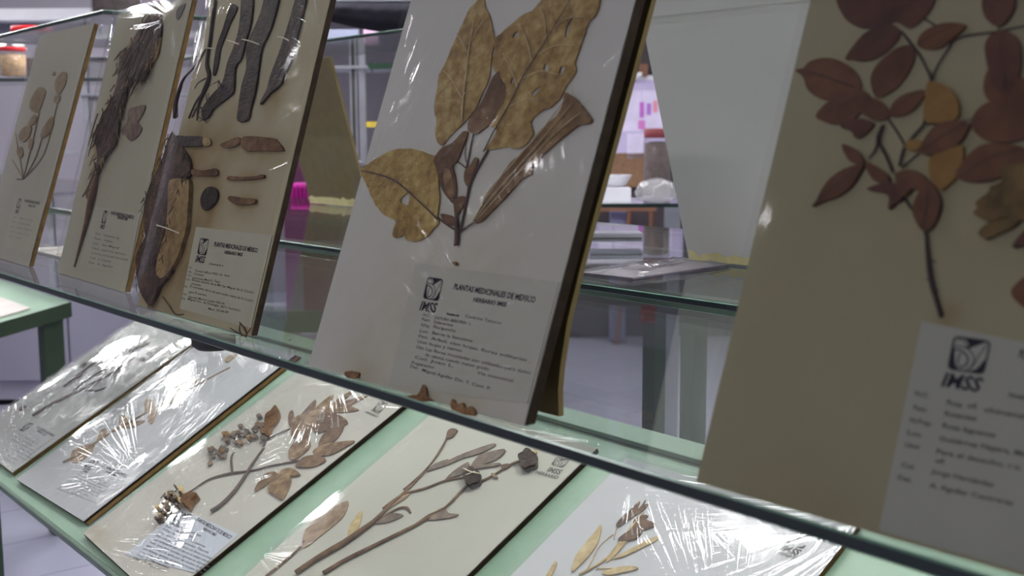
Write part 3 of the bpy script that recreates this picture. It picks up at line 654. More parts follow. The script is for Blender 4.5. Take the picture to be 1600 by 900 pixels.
b5.stems('leaf_vein', [P3(A, 3.6, q) for q in ([(235, 420, 3), (340, 440, 5), (430, 478, 6), (510, 500, 6)], [(618, 540, 5), (690, 440, 5), (790, 300, 3)], [(730, 180, 5), (640, 230, 4), (480, 320, 3)],
    [(330, 655, 3), (420, 610, 4), (530, 560, 4)], [(700, 655, 4), (780, 590, 4), (880, 525, 3)], [(860, 262, 3), (960, 210, 4), (1090, 155, 3)], [(890, 860, 4), (1000, 780, 4), (1130, 710, 3)], [(1330, 220, 3), (1335, 340, 4), (1355, 520, 4)])] +
    [P3(Bz, 3.0, q) for q in ([(240, 358, 3), (350, 270, 4), (445, 190, 4)], [(745, 470, 5), (765, 380, 4), (770, 290, 3)], [(920, 240, 3), (1060, 150, 4), (1200, 110, 3)])], M['twig_dark'], b5.spec, w0=.0047, flat=.3)
b5.card([(1441, 502), (1680, 552), (1640, 930), (1369, 852)], rgb(150, 151, 142))
Cc = lambda pts: Z(1350, 480, 5.624, pts); Dd = lambda x, y: Z(1350, 620, 3.216, [(x, y)])[0]
b5.emblem(Cc([(795, 250), (1128, 300), (1062, 598), (735, 548)]), Cc([(705, 575), (1060, 628), (1030, 750), (682, 692)]), M['ink'])
b5.text('heading', [(HEAD, (1592, 559), (1785, 596), 13, .03, 0), ('Nombre de', (1577, 620), (1622, 628), 6, .03, 0), ('HERBARIO IMSS', (1640, 596), (1730, 613), 10, .03, 0)], M['ink'])
rows = [('N.C.', (1430, 618), (1452, 622), 1), ('Rosa', (418, 38), (495, 55), 0), ('cf.', (522, 55), (575, 62), 0), ('chinensis Jacq.', (605, 75), (985, 142), 0), ('Fam.', (250, 65), (320, 78), 0), ('Rosaceae', (408, 95), (568, 122), 0),
        ('N.Pop.', (232, 128), (345, 148), 0), ('Rosa laguense', (396, 155), (662, 206), 0), ('Loc.', (220, 190), (298, 206), 0), ('Gutiérrez Najera, Mex.', (380, 220), (860, 310), 0), ('Usos', (208, 252), (280, 264), 0),
        ('Para el desecho, r.n. e', (366, 285), (840, 380), 0), ('uf.', (362, 330), (412, 340), 0), ('Col.', (188, 352), (258, 368), 0), ('Jorge Hernández', (340, 385), (655, 455), 0), ('Det.', (172, 415), (242, 432), 0), ('A. Aguilar Contreras', (330, 455), (752, 548), 0)]
b5.text('typed_text', [(t, a if r else Dd(*a), c if r else Dd(*c), 7.5, .022, 0) for t, a, c, r in rows], M['ink_soft'])
b5.film(film('film_russet', [(-.02, .03, .6, .8), (.3, -.1, .5, .3)], 30, .03, .015, gain=.555, seed=5.1), seed=9)

# ---- standing board with bark strips
b3 = standing(-1.41, .0265, .0193, TH - .0194, 'standing yellowed board of bark strips, root pieces and a pale root bundle', paper=rgb(162, 156, 130), edge='card_dark')
A = lambda pts: Z(250, 0, 4, pts); Bz = lambda pts: Z(250, 180, 4, pts); Cz = lambda pts: Z(200, 340, 4, pts)
ST = (.60, .44, .24)
for q in ((345, 235, 60, .5, 14), (350, 215, 70, .35, 10), (420, 240, 40, .5, 14), (330, 268, 25, .7, 10), (388, 278, 34, .6, 10), (330, 312, 24, .8, 22), (382, 318, 30, .7, 14), (300, 400, 40, .8, 60), (275, 330, 34, .8, 70), (250, 440, 40, .7, 40), (430, 150, 20, .6, 26), (360, 180, 24, .4, 20), (300, 250, 22, .5, 40), (385, 525, 30, .5, 20), (300, 205, 50, .35, 14)):
    b3.stain(q[0], q[1], q[2], ST, q[3], q[4])
b3.sheet()
def P4(f, pts): return P3(f, 4, pts)
b3.plant([P4(A, q) for q in ([(355, 0, 14), (340, 100, 16), (322, 250, 16), (300, 400, 16), (315, 480, 18), (285, 570, 20), (250, 650, 12), (235, 755, 6)], [(112, 735, 26), (112, 650, 24), (135, 560, 20), (160, 490, 12), (230, 410, 9), (290, 310, 8)],
    [(185, 742, 9), (230, 640, 9), (285, 570, 12)], [(205, 735, 6), (262, 620, 7)], [(220, 555, 4), (240, 520, 4), (290, 490, 5)])], M['twig_dark'], name='dried_root')
for nm, mt, pts, tk in (
    ('bark_strip', 'bark', A([(450, 35), (475, 30), (488, 60), (450, 140), (415, 230), (385, 310), (370, 400), (350, 470), (335, 465), (345, 380), (360, 290), (395, 190), (420, 110)]), .005),
    ('bark_strip', 'bark', A([(525, -30), (588, -30), (582, 130), (550, 250), (520, 370), (480, 430), (472, 570), (430, 620), (350, 680), (310, 740), (275, 745), (275, 680), (330, 600), (400, 520), (430, 400), (470, 300), (500, 200), (512, 100)]), .009),
    ('bark_strip', 'bark', A([(675, -30), (755, -30), (730, 100), (690, 220), (650, 300), (630, 420), (610, 560), (580, 680), (560, 755), (495, 760), (500, 680), (520, 540), (550, 430), (550, 300), (590, 200), (640, 80)]), .009),
    ('bark_strip', 'bark', A([(870, -30), (928, -30), (900, 120), (870, 240), (840, 370), (790, 470), (770, 530), (700, 590), (645, 655), (640, 640), (680, 560), (700, 480), (750, 350), (790, 230), (830, 100)]), .009),
    ('root_piece', 'bark', Bz([(100, 132), (180, 134), (272, 137), (285, 165), (280, 195), (200, 200), (120, 200), (104, 170)]), .007),
    ('root_piece', 'root', Bz([(280, 140), (322, 150), (325, 190), (285, 196)]), .007),
    ('root_piece', 'brownleaf', Bz([(385, 190), (430, 165), (500, 140), (512, 175), (470, 200), (430, 208)]), .006),
    ('root_piece', 'brownleaf', Bz([(520, 160), (560, 135), (700, 145), (740, 160), (782, 215), (770, 228), (640, 226), (540, 225)]), .008),
    ('root_piece', 'brownleaf', Bz([(208, 342), (290, 348), (362, 338), (366, 380), (290, 382), (220, 378)]), .006),
    ('root_piece', 'brownleaf', Bz([(432, 408), (445, 383), (520, 388), (600, 385), (655, 373), (660, 395), (600, 405), (500, 410)]), .005),
    ('root_slice', 'bark', Bz([(300, 460), (340, 450), (370, 478), (368, 530), (335, 575), (290, 598), (268, 560), (270, 510)]), .006),
    ('root_piece', 'brownleaf', Bz([(440, 530), (455, 508), (530, 520), (606, 526), (602, 556), (540, 562), (480, 560)]), .006),
    ('root_bundle', 'fibre', A([(95, 830), (130, 900), (165, 940), (200, 1000), (205, 1100), (170, 1120), (120, 1150), (110, 1300), (60, 1450), (20, 1560), (-30, 1650), (-70, 1500), (-85, 1400), (-75, 1250), (-20, 1100), (30, 1000), (60, 900)]), .012),
    ('root_bundle', 'root', A([(78, 1150), (110, 1125), (150, 1122), (200, 1130), (206, 1180), (200, 1300), (190, 1420), (165, 1520), (140, 1600), (85, 1700), (30, 1745), (0, 1700), (20, 1580), (60, 1450), (72, 1300)]), .014),
    ('root_bundle', 'fibre', Cz([(70, 250), (110, 160), (180, 60), (245, 60), (262, 150), (232, 280), (205, 380), (260, 330), (300, 330), (260, 390), (215, 440), (195, 490), (165, 542), (140, 545), (90, 450), (75, 350)]), .012)):
    b3.bark(nm, pts, M[mt], b3.spec, tk)
b3.fuzz(A([(95, 830), (130, 900), (165, 940), (200, 1000), (205, 1100), (170, 1120), (110, 1300), (60, 1450), (20, 1560), (-30, 1650), (-70, 1500), (-85, 1400), (-75, 1250), (-20, 1100), (30, 1000), (60, 900)]), 60, 13, M['fibre'], 6, 1.6, 3)
b3.fuzz(Cz([(110, 160), (180, 60), (245, 60), (262, 150), (232, 280), (205, 380), (195, 490), (165, 542), (140, 545), (90, 450), (75, 350)]), 40, 11, M['brownleaf'], 7, 1.6, 3)
b3.fuzz(Z(250, 0, 4, [(300, 620), (330, 600), (400, 520), (310, 740), (275, 745)]), 14, 14, M['twig_dark'], 8, .6, 3)
b3.stems('binding_thread', [P4(A, q) for q in ([(470, 272, 5), (510, 285, 5), (548, 298, 5)], [(565, 266, 5), (610, 276, 5), (672, 298, 5)], [(788, 252, 5), (825, 258, 5), (858, 276, 5)], [(348, 318, 4), (390, 324, 4)])] +
         [P4(Bz, [(30, 700, 5), (100, 722, 5), (175, 752, 5)])], M['twine'], b3.spec, w0=.011)
b3.stems('rootlet', [P4(Cz, q) for q in ([(220, 495, 5), (260, 550, 5), (300, 605, 5), (350, 605, 4)], [(700, 655, 5), (730, 690, 9), (745, 730, 7)], [(640, 690, 4), (690, 720, 6), (740, 742, 6)], [(705, 660, 4), (700, 700, 6), (715, 740, 7)], [(775, 690, 3), (750, 720, 6), (740, 750, 7)])], M['fibre'], b3.spec)
b3.card([Cz([p])[0] for p in ((428, 58), (903, 112), (770, 690), (326, 570))], rgb(164, 162, 144))
gc = lambda x, y: Cz([(x, y)])[0]
b3.emblem([gc(455, 128), gc(512, 135), gc(492, 240), gc(435, 228)], [gc(432, 236), gc(490, 246), gc(482, 286), gc(422, 276)], M['ink'])
b3.text('heading', [(HEAD, gc(540, 178), gc(812, 220), 6.5, .035, 0), ('HERBARIO IMSS', gc(605, 226), gc(718, 243), 5, .035, 0)], M['ink'])
rows = [('Damiana L.', (512, 295), (604, 308)), ('N.C.', (385, 318), (405, 321)), ('Turnera diffusa Willd. var. Aust.', (420, 338), (640, 372)), ('Fam.', (380, 343), (402, 347)), ('Compos.', (415, 357), (478, 368)), ('Col.', (375, 365), (398, 369)), ('Asteracea Mexi D. Tepic', (405, 382), (580, 410)),
        ('Loc.', (366, 390), (392, 395)), ('Bosque abierto de la Mil San Miguel de la Ciudad', (402, 395), (785, 475)), ('nevado.', (400, 418), (462, 432)), ('Us.', (355, 435), (375, 439)), ('El cocimiento de la raiz para todos malos de la Ciudad', (390, 435), (782, 528)),
        ('para 8 cuartos.', (385, 470), (495, 492)), ('Col.', (345, 482), (368, 487)), ('Agustin Munoz Lopez Garcia', (380, 500), (606, 544)), ('Det.', (338, 510), (362, 515)), ('Miguel Div. de Ecologia, del I. Instituto', (376, 515), (705, 588)), ('Mexi. 23-06-89', (505, 575), (630, 600))]
b3.text('typed_text', [(t, gc(*a), gc(*c), 3.4, .006, 0) for t, a, c in rows], M['ink_soft'])
b3.film(film('film_bark', [(-.02, .05, .5, .8), (.32, .3, .3, .5), (.02, .42, .3, .6)], 34, .12, .015, gain=.55, seed=8.7), seed=2, lift=.017)

# ---- standing board with long brown root
b2 = standing(-1.8378, .0661, -.0237, TH - .036, 'standing beige board with a long shaggy brown root and one small leaf', paper=rgb(150, 147, 130), edge='card_edge')
A = lambda pts: Z(0, 0, 4, pts); Bz = lambda pts: Z(0, 200, 4, pts)
b2.stain(215, 90, 40, (.8, .68, .5), .4); b2.stain(170, 200, 34, (.75, .62, .45), .5, 60); b2.sheet()
b2.plant([P4(Bz, q) for q in ([(630, 240, 14), (612, 320, 22), (598, 400, 30), (575, 500, 26), (550, 600, 20), (520, 700, 14), (470, 870, 8)], [(610, 220, 8), (570, 340, 7), (520, 430, 5)], [(565, 380, 6), (545, 420, 7), (560, 460, 5)])], M['brownleaf'], name='dried_root')
b2.bark('shaggy_root', A([(960, 75), (990, 60), (1012, 95), (1018, 200), (995, 320), (962, 400), (915, 500), (870, 515), (815, 505), (800, 620), (765, 720), (745, 870), (720, 920), (665, 1000), (628, 1090), (600, 1100), (620, 1000), (605, 880), (612, 830), (650, 720), (715, 610), (750, 480), (760, 360), (800, 320), (830, 280), (900, 160)]), M['fibre'], b2.spec, .012)
b2.bark('shaggy_root', A([(840, 350), (900, 320), (960, 260), (1012, 210), (1000, 330), (960, 400), (900, 390), (860, 360)]), M['root'], b2.spec, .01)
random.seed(3)
pp = []
for k in range(26):
    x = random.uniform(800, 1000); y = 90 + (1000 - x) * 1.4 + random.uniform(-20, 260); pp.append(P4(A, [(x, y, 5), (x - 22, y + 60, 5), (x - random.uniform(20, 90), y + random.uniform(90, 170), 3)]))
for k in range(18):
    x = random.uniform(640, 800); y = 1480 - x * 1.1 + random.uniform(-60, 60); pp.append(P4(A, [(x, y, 6), (x - 30, y + 90, 6), (x - 60, y + 200, 3)]))
b2.stems('root_fibre', pp, M['fibre'], b2.spec, w0=.008)
RT2 = A([(960, 75), (990, 60), (1012, 95), (1018, 200), (995, 320), (962, 400), (915, 500), (870, 515), (815, 505), (800, 620), (765, 720), (745, 870), (720, 920), (665, 1000), (628, 1090), (600, 1100), (620, 1000), (605, 880), (612, 830), (650, 720), (715, 610), (750, 480), (760, 360), (800, 320), (830, 280), (900, 160)])
b2.fuzz(RT2, 80, 11, M['fibre'], 4, 1.2, 4); b2.fuzz([(x * .96 + 8, y * .96 + 6) for x, y in RT2], 50, 22, M['root'], 5, 1.8, 3)
b2.leaf(A([(758, 822), (800, 765), (808, 690), (850, 670), (912, 658), (900, 712), (868, 765), (892, 800), (870, 850), (820, 882), (790, 850)]), M['greyleaf'])
b2.card([Bz([p])[0] for p in ((600, 490), (880, 540), (800, 920), (500, 850))], rgb(152, 149, 134))
gc = lambda x, y: Bz([(x, y)])[0]
b2.emblem([gc(652, 515), gc(678, 520), gc(662, 600), gc(636, 594)], [gc(634, 600), gc(662, 606), gc(656, 632), gc(628, 628)], M['ink'])
b2.text('heading', [(HEAD, gc(695, 540), gc(838, 570), 5, .04, 0), ('HERBARIO IMSS', gc(735, 566), gc(800, 580), 4, .04, 0)], M['ink'])
b2.text('typed_text', [(t, gc(600 - i * 7, 665 + i * 30), gc(600 - i * 7 + w_, 665 + i * 30 + w_ * .2), 3, .004, 0) for i, (t, w_) in enumerate((('N.C.  Valeriana sp.', 150), ('Fam.  Valer.', 120), ('Loc.  San Miguel', 160), ('Usos  para los nervios', 210), ('se toma en te por la noche', 230), ('Col.  J. Lopez', 130), ('Det.  A. Aguilar', 150)))], M['ink_soft'])
b2.updir = (.2, -.98)
C1 = b2.flat('corner_mark', A([(1110, 60), (1160, 20), (1150, 60), (1120, 120), (1105, 115)]), M['ink_faint'], b2.root, th=.0001)
b2.film(film('film_root', [(-.01, -.02, .4, .9), (.28, .38, .3, .6)], 30, .12, .015, gain=.55, seed=11.2), seed=7, lift=.016)

# ---- standing board with faded flowers (far left)
b1 = standing(-2.2479, .0602, -.0149, TH - .0031, 'leftmost standing grey board with faded thin stems and pale flowers', paper=rgb(146, 143, 132), edge='card_edge')
b1.sheet()
b1.plant([P4(A, q) for q in ([(150, 1120, 4), (180, 1000, 5), (215, 860, 5), (250, 700, 4)], [(160, 1110, 4), (230, 980, 5), (270, 850, 4)], [(150, 1110, 4), (120, 950, 4), (100, 830, 3)], [(150, 1120, 4), (280, 960, 4), (350, 700, 4), (370, 600, 3)], [(110, 1120, 3), (150, 1120, 3)], [(80, 1000, 3), (150, 1120, 3)])], M['paleleaf'])
for pts in ([(190, 680), (200, 610), (250, 545), (290, 570), (270, 640), (240, 705)], [(350, 560), (352, 500), (390, 453), (420, 460), (412, 530), (370, 592)], [(340, 640), (350, 600), (380, 600), (372, 640)], [(258, 862), (280, 790), (330, 728), (340, 770), (310, 840)], [(120, 860), (150, 800), (200, 790), (190, 850), (150, 890)], [(180, 780), (215, 720), (235, 740), (215, 780)], [(110, 940), (140, 920), (150, 970), (125, 990)], [(330, 470), (345, 448), (350, 470)], [(190, 870), (215, 880), (200, 940), (185, 920)]):
    b1.leaf(A(pts), M['paleleaf'], name='dried_flower')
b1.card([Bz([p])[0] for p in ((95, 430), (300, 480), (225, 800), (20, 740))], rgb(150, 147, 134))
b1.emblem([gc(118, 440), gc(140, 445), gc(126, 505), gc(104, 500)], [gc(102, 508), gc(124, 512), gc(118, 536), gc(96, 532)], M['ink_soft'])
b1.text('heading', [(HEAD, gc(155, 462), gc(250, 480), 4, .03, 0), ('HERBARIO IMSS', gc(178, 490), gc(222, 498), 3, .03, 0)], M['ink_soft'])
b1.text('typed_text', [(t, gc(85 - i * 7, 560 + i * 30), gc(85 - i * 7 + w_, 560 + i * 30 + w_ * .2), 2.6, .0, 0) for i, (t, w_) in enumerate((('N.C.  Bidens pilosa', 120), ('Fam.  Compositae', 110), ('Loc.  Puebla, Mexico', 130), ('Usos  se toma en te', 120), ('Col.  J. Lopez', 80)))], M['ink_faint'])
b1.film(film('film_faded', [(-.01, -.02, .4, .8), (.28, .4, .3, .3)], 30, .08, .015, gain=.55, seed=14.2), seed=12, lift=.01)

# ---- boards lying on the green slope
# bare branch (leftmost)
l1 = lying(-2.3053, .0059, -.0078, 'leftmost lying white board with thin bare branch under crumpled film', paper=rgb(166, 166, 164), edge='card_edge')
l1.updir = (.55, -.84); l1.sheet()
l1.plant([[(52, 651, 3), (85, 632, 3.5), (130, 610, 3.5), (175, 585, 3), (215, 556, 2.5)], [(105, 622, 2.5), (140, 593, 2.5), (170, 575, 2)], [(130, 610, 2), (150, 612, 2), (166, 607, 2)], [(100, 605, 2), (120, 590, 2), (150, 566, 2)]], M['twig'])
random.seed(5)
for k in range(14):
    x = random.uniform(175, 230); y = 560 - (x - 190) * .35 + random.uniform(-14, 14); l1.leaf([(x, y), (x + 5, y - 4), (x + 9, y - 1), (x + 4, y + 3)], M['greyleaf'], sub=2)
for x, y in ((124, 574), (150, 558), (118, 590), (30, 641)): l1.leaf([(x, y), (x + 8, y - 6), (x + 12, y - 5), (x + 5, y + 1)], M['greyleaf'])
A = lambda pts: Z(0, 600, 3, pts); ga = lambda x, y: A([(x, y)])[0]
l1.card([ga(120, 195), ga(255, 250), ga(75, 385), ga(-60, 330)], rgb(162, 163, 164))
l1.emblem([ga(135, 182), ga(160, 188), ga(128, 214), ga(104, 207)], [ga(100, 208), ga(124, 216), ga(112, 226), ga(88, 218)], M['ink_soft'])
l1.text('heading', [(HEAD, ga(168, 205), ga(250, 250), 4, .03, 0), ('HERBARIO IMSS', ga(172, 222), ga(212, 246), 3.4, .03, 0)], M['ink_soft'])
l1.text('typed_text', [(t, ga(85 - i * 15, 238 + i * 13), ga(85 - i * 15 + w_, 238 + i * 13 + w_ * .52), 2.6, 0, 0) for i, (t, w_) in enumerate((('N.C.  Salvia sp. L.', 90), ('Fam.  Labiatae', 80), ('N.Pop. salvia real', 100), ('Loc.  Tlaxcala, Mex.', 110), ('Usos  para el dolor de estomago', 120), ('se toma en te por las mañanas', 110), ('Col.  J. Hernandez', 90), ('Det.  A. Aguilar C.', 90)))], M['ink_faint'])
l1.film(film('film_branch', [(.24, .43, .5, 1.3), (.0, .42, .4, .9), (.3, .0, .35, .6)], 40, .22, .10, seed=21), seed=3)
# pair-leaf sprig
l2 = lying(-1.97, -.001, .0326, 'lying white board with slender sprig of paired brown leaves, second from left', paper=rgb(170, 171, 174), edge='card_dark', th=.004)
us = empty('cardboard_sheet', l2.M @ Matrix.Translation((.011, .001, -.0074)), 'tan cardboard sheet under the paired-leaf sprig board', 'cardboard')
bm = bmesh.new(); bbox_bm(bm, (0, 0, 0), (BW, BH, .0031), .0005); mkbm('sheet', bm, M['card_edge'], us)
l2.updir = (.5, -.86); l2.sheet()
l2.plant([P3(A, 3, q) for q in ([(300, 370, 8), (370, 335, 8), (450, 280, 8), (510, 240, 8), (560, 210, 10), (650, 160, 7), (720, 120, 6), (800, 75, 6), (870, 35, 5), (930, 5, 5), (1010, -40, 4), (1080, -75, 4)],)], M['tanleaf'])
for pts in ([(332, 358), (345, 312), (400, 290), (445, 283), (432, 320), (380, 365), (345, 372)], [(455, 265), (465, 228), (495, 210), (497, 235), (475, 270)], [(558, 212), (562, 165), (575, 150), (606, 155), (606, 182), (640, 176), (682, 175), (640, 200), (590, 210)], [(680, 130), (684, 72), (720, 85), (727, 110), (738, 130), (715, 188), (690, 170), (700, 135)], [(805, 92), (800, 50), (820, 0), (845, 10), (842, 50), (862, 98), (830, 95)]):
    l2.leaf(A(pts), M['tanleaf'])
for pts in ([(1158, 782), (1200, 768), (1242, 772), (1215, 800), (1175, 798)], [(1405, 660), (1420, 635), (1485, 615), (1450, 650), (1425, 668)], [(1090, 800), (1105, 790), (1130, 830), (1115, 870), (1095, 850)]): l2.leaf(Z(0, 400, 4, pts), M['tanleaf'])
l2.card([ga(430, 350), ga(610, 425), ga(455, 560), ga(265, 490)], rgb(168, 170, 174))
l2.emblem([ga(434, 356), ga(470, 366), ga(428, 398), ga(392, 388)], [ga(398, 392), ga(428, 402), ga(410, 420), ga(380, 408)], M['ink_soft'])
l2.text('heading', [(HEAD, ga(478, 388), ga(590, 440), 4.6, .03, 0), ('HERBARIO IMSS', ga(494, 412), ga(540, 436), 3.6, .03, 0)], M['ink'])
l2.text('typed_text', [(t, ga(376 - i * 14, 418 + i * 10), ga(376 - i * 14 + w_, 418 + i * 10 + w_ * .42), 2.8, 0, 0) for i, (t, w_) in enumerate((('N.C.  Aristolochia', 120), ('Fam.  Labiatae', 140), ('N.Pop. hierba del cancer', 150), ('Loc.  Tlaxcala, Mexico', 150), ('Usos  para lavar heridas', 150), ('se hierve en agua y se toma', 150), ('Col.  J. Hernandez', 120), ('Det.  A. Aguilar C.', 110)))], M['ink_faint'])
l2.film(film('film_sprig', [(.22, .43, .5, 1.2), (.31, .1, .3, .7), (-.01, .42, .3, .5)], 40, .15, .07, seed=25), seed=5)
# compound leaves
l3 = lying(-1.6378, -.0049, -.0356, 'lying white board with brown compound leaves and purple flower clusters', paper=rgb(176, 173, 164), edge='card_dark')
l3.updir = (.45, -.89); l3.stain(150, 835, 30, (.8, .68, .5), .5, 10); l3.sheet()
Bz = lambda pts: Z(300, 550, 2.571, pts)
l3.plant([P3(Bz, 2.571, q) for q in ([(80, 645, 14), (120, 620, 14), (165, 575, 13), (205, 520, 11), (245, 455, 9), (290, 390, 7)], [(-60, 590, 5), (0, 560, 6), (60, 520, 6), (110, 502, 7), (165, 490, 8), (250, 478, 6), (320, 460, 6), (430, 440, 6)],
    [(165, 490, 6), (160, 430, 6), (172, 405, 5)], [(290, 380, 6), (310, 350, 6), (395, 312, 6)], [(-60, 560, 4), (-100, 565, 4), (-125, 590, 3)])], M['twig'])
for pts in ([(392, 300), (388, 255), (405, 235), (412, 270), (405, 300)], [(415, 300), (430, 265), (497, 193), (490, 240), (462, 285)], [(470, 262), (510, 215), (567, 173), (560, 205), (538, 240)], [(540, 250), (560, 215), (605, 180), (652, 153), (625, 185), (600, 205), (650, 190), (706, 180), (640, 216), (672, 236), (600, 245)], [(480, 270), (540, 245), (600, 260), (628, 290), (570, 310), (500, 330), (488, 300)],
            [(400, 342), (410, 270), (470, 255), (505, 300), (470, 330), (478, 380), (440, 420), (402, 437), (390, 400), (420, 350)], [(510, 382), (530, 332), (570, 305), (612, 290), (600, 330), (562, 370)], [(488, 402), (520, 380), (555, 370), (655, 360), (620, 385), (560, 415), (500, 422)], [(418, 462), (450, 427), (500, 418), (536, 430), (535, 446), (480, 467)],
            [(252, 562), (290, 500), (330, 485), (342, 500), (290, 545)], [(308, 560), (320, 520), (370, 480), (400, 510), (392, 550), (366, 597), (330, 577)], [(358, 482), (400, 470), (437, 494), (425, 502), (390, 500)]):
    l3.leaf(Bz(pts), M['brownleaf'] if random.random() < .6 else M['calyx'], name='dried_leaflet')
random.seed(11)
def floret(b, x, y, s_, mt):
    a = random.uniform(0, 6.28); pts = []
    for k in range(5):
        r = s_ * random.uniform(.45, 1.1); pts.append((x + r * math.cos(a + k * 1.256), y + r * math.sin(a + k * 1.256) * .8))
    b.leaf(pts, mt, name='dried_floret', sub=2)
for k in range(44):
    t = random.random(); x = 70 + 225 * t + random.gauss(0, 10); y = 400 - 85 * t + random.gauss(0, 26)
    floret(l3, *Bz([(x, y)])[0], random.uniform(3, 6.5), M['greyleaf'] if k % 3 else M['calyx'])
l3.leaf(Bz([(303, 345), (300, 300), (305, 265), (325, 250), (345, 228), (358, 262), (345, 295), (325, 315), (320, 350)]), M['brownleaf'], name='dried_floret')
for k in range(30):
    t = random.random(); x = 745 + 120 * t + random.gauss(0, 10); y = 630 - 105 * t + random.gauss(0, 22)
    floret(l3, *A([(x, y)])[0], random.uniform(2.5, 5), M['greyleaf'] if k % 3 else M['straw'])
l3.leaf(A([(865, 575), (880, 545), (915, 535), (942, 542), (915, 570), (898, 602), (885, 590)]), M['brownleaf'])
l3.card([ga(852, 588), ga(1120, 706), ga(935, 905), ga(585, 800)], rgb(176, 181, 190))
l3.emblem([ga(850, 600), ga(905, 615), ga(850, 660), ga(805, 642)], [ga(812, 648), ga(850, 664), ga(838, 674), ga(800, 660)], M['ink_soft'])
l3.text('heading', [(HEAD, ga(918, 640), ga(1078, 730), 6, .03, 0), ('HERBARIO IMSS', ga(948, 682), ga(1008, 716), 4.6, .03, 0)], M['ink'])
l3.text('typed_text', [(t, ga(790 - i * 15, 655 + i * 15), ga(790 - i * 15 + w_, 655 + i * 15 + w_ * .42), 3.8, 0.004, 0) for i, (t, w_) in enumerate((('N.C.  Cassia tomentosa', 150), ('Fam.  Leguminosae', 130), ('N.Pop. retama de tierra caliente', 200), ('Loc.  San Luis Teolocholco, Tlaxcala', 230), ('Desc. arbusto de dos metros con flores moradas y', 270), ('hojas compuestas que se dan en el campo abierto', 270), ('Usos  para lavar heridas y granos se hierve en', 280), ('agua con sal y se aplica por las noches durante', 280), ('una semana, tambien se toma en te para la tos', 280), ('y el dolor de garganta', 160), ('Col.  J. Hernandez', 150), ('Det.  A. Aguilar C.', 150)))], M['ink_soft'])
l3.emblem([Bz([p])[0] for p in ((757, 195), (790, 208), (757, 245), (726, 232))], None, M['ink_faint'], l3.root, .0004)
gb = lambda x, y: Bz([(x, y)])[0]
l3.text('corner_lettering', [('IMSS', gb(718, 236), gb(750, 252), 4, .03, 0), ('HERBARIO', gb(694, 244), gb(745, 265), 3.4, .02, 0)], M['ink_faint'], l3.root, .0004)
l3.film(film('film_compound', [(-.02, .30, .5, 1.2), (-.01, -.02, .35, .9), (.05, .43, .25, .7)], 40, .20, .06, seed=31), seed=8)
# thistle
l4 = lying(-1.2537, 0, .0067, 'lying cream board with long thistle stems and round dark seed heads', paper=rgb(174, 173, 162), edge='card_dark')
l4.updir = (.4, -.9); l4.sheet()
D = lambda pts: Z(600, 620, 3.215, pts)
l4.plant([P3(Bz, 2.571, q) for q in ([(300, 905, 10), (380, 840, 9), (440, 785, 8), (450, 760, 6)], [(420, 895, 20), (500, 840, 20), (560, 805, 22), (620, 770, 22), (690, 720, 20), (735, 685, 16), (800, 620, 12), (860, 565, 9), (930, 490, 7), (985, 420, 6), (1015, 370, 6), (1029, 330, 5)], [(530, 895, 16), (620, 840, 15), (720, 790, 14), (820, 740, 13), (900, 700, 12), (960, 665, 10)],
    [(735, 690, 6), (770, 665, 7), (830, 632, 8), (865, 628, 7), (880, 650, 4)])] + [P3(D, 3.215, q) for q in ([(160, 650, 14), (230, 600, 12), (310, 560, 11), (400, 470, 12), (450, 430, 12), (500, 425, 12), (560, 392, 9), (640, 345, 12), (700, 325, 14)], [(0, 570, 16), (60, 520, 12), (120, 488, 10), (220, 460, 10), (310, 425, 9), (420, 405, 8)],
    [(100, 470, 8), (180, 400, 7), (240, 335, 7), (290, 260, 7), (325, 195, 6)])], M['brownleaf'])
for mt, pts in (('tanleaf', Bz([(443, 782), (452, 730), (480, 690), (540, 645), (627, 600), (612, 660), (570, 700), (520, 740), (462, 785)])), ('straw', Bz([(625, 768), (632, 710), (655, 670), (683, 640), (680, 680), (660, 730)])), ('greyleaf', Bz([(740, 690), (770, 665), (800, 650), (830, 652), (850, 660), (810, 680), (770, 690)])),
                ('greyleaf', D([(212, 612), (260, 580), (300, 560), (318, 575), (330, 590), (377, 595), (340, 610), (240, 622)])), ('tanleaf', D([(0, 580), (40, 530), (90, 488), (120, 470), (125, 500), (60, 545)])), ('greyleaf', D([(215, 378), (260, 340), (322, 318), (330, 322), (400, 290), (540, 242), (560, 250), (480, 290), (400, 312), (330, 342), (240, 372)])),
                ('greyleaf', D([(310, 422), (350, 380), (420, 335), (430, 350), (400, 390), (340, 412)])), ('greyleaf', D([(440, 350), (480, 300), (540, 280), (608, 268), (600, 295), (545, 330), (500, 345), (580, 338), (582, 348), (500, 362), (440, 370)])), ('brownleaf', D([(600, 370), (590, 350), (630, 342), (635, 355)])), ('tanleaf', D([(540, 395), (555, 390), (575, 410), (560, 412)])),
                ('brownleaf', D([(318, 212), (322, 180), (345, 165), (372, 172), (365, 185), (345, 208)]))):
    l4.leaf(pts, M[mt])
def seedhead(b, cx, cy, r):
    b.leaf([(cx + r * (1 + .12 * ((k * 7) % 3 - 1)) * math.cos(k * .449), cy + r * (1 + .12 * ((k * 5) % 3 - 1)) * math.sin(k * .449)) for k in range(14)], M['bark'], name='seed_head', th=.006, sub=2)
seedhead(l4, *D([(452, 420)])[0], 13.5); seedhead(l4, *D([(733, 332)])[0], 14.5)
l4.leaf(D([(738, 290), (762, 270), (772, 285), (755, 300)]), M['straw'])
l4.stems('binding_thread', [P3(D, 3.215, q) for q in ([(410, 385, 6), (450, 402, 6), (495, 412, 6)], [(420, 420, 5), (470, 400, 5)])], M['twine'], l4.spec, w0=.008)
gd = lambda x, y: D([(x, y)])[0]
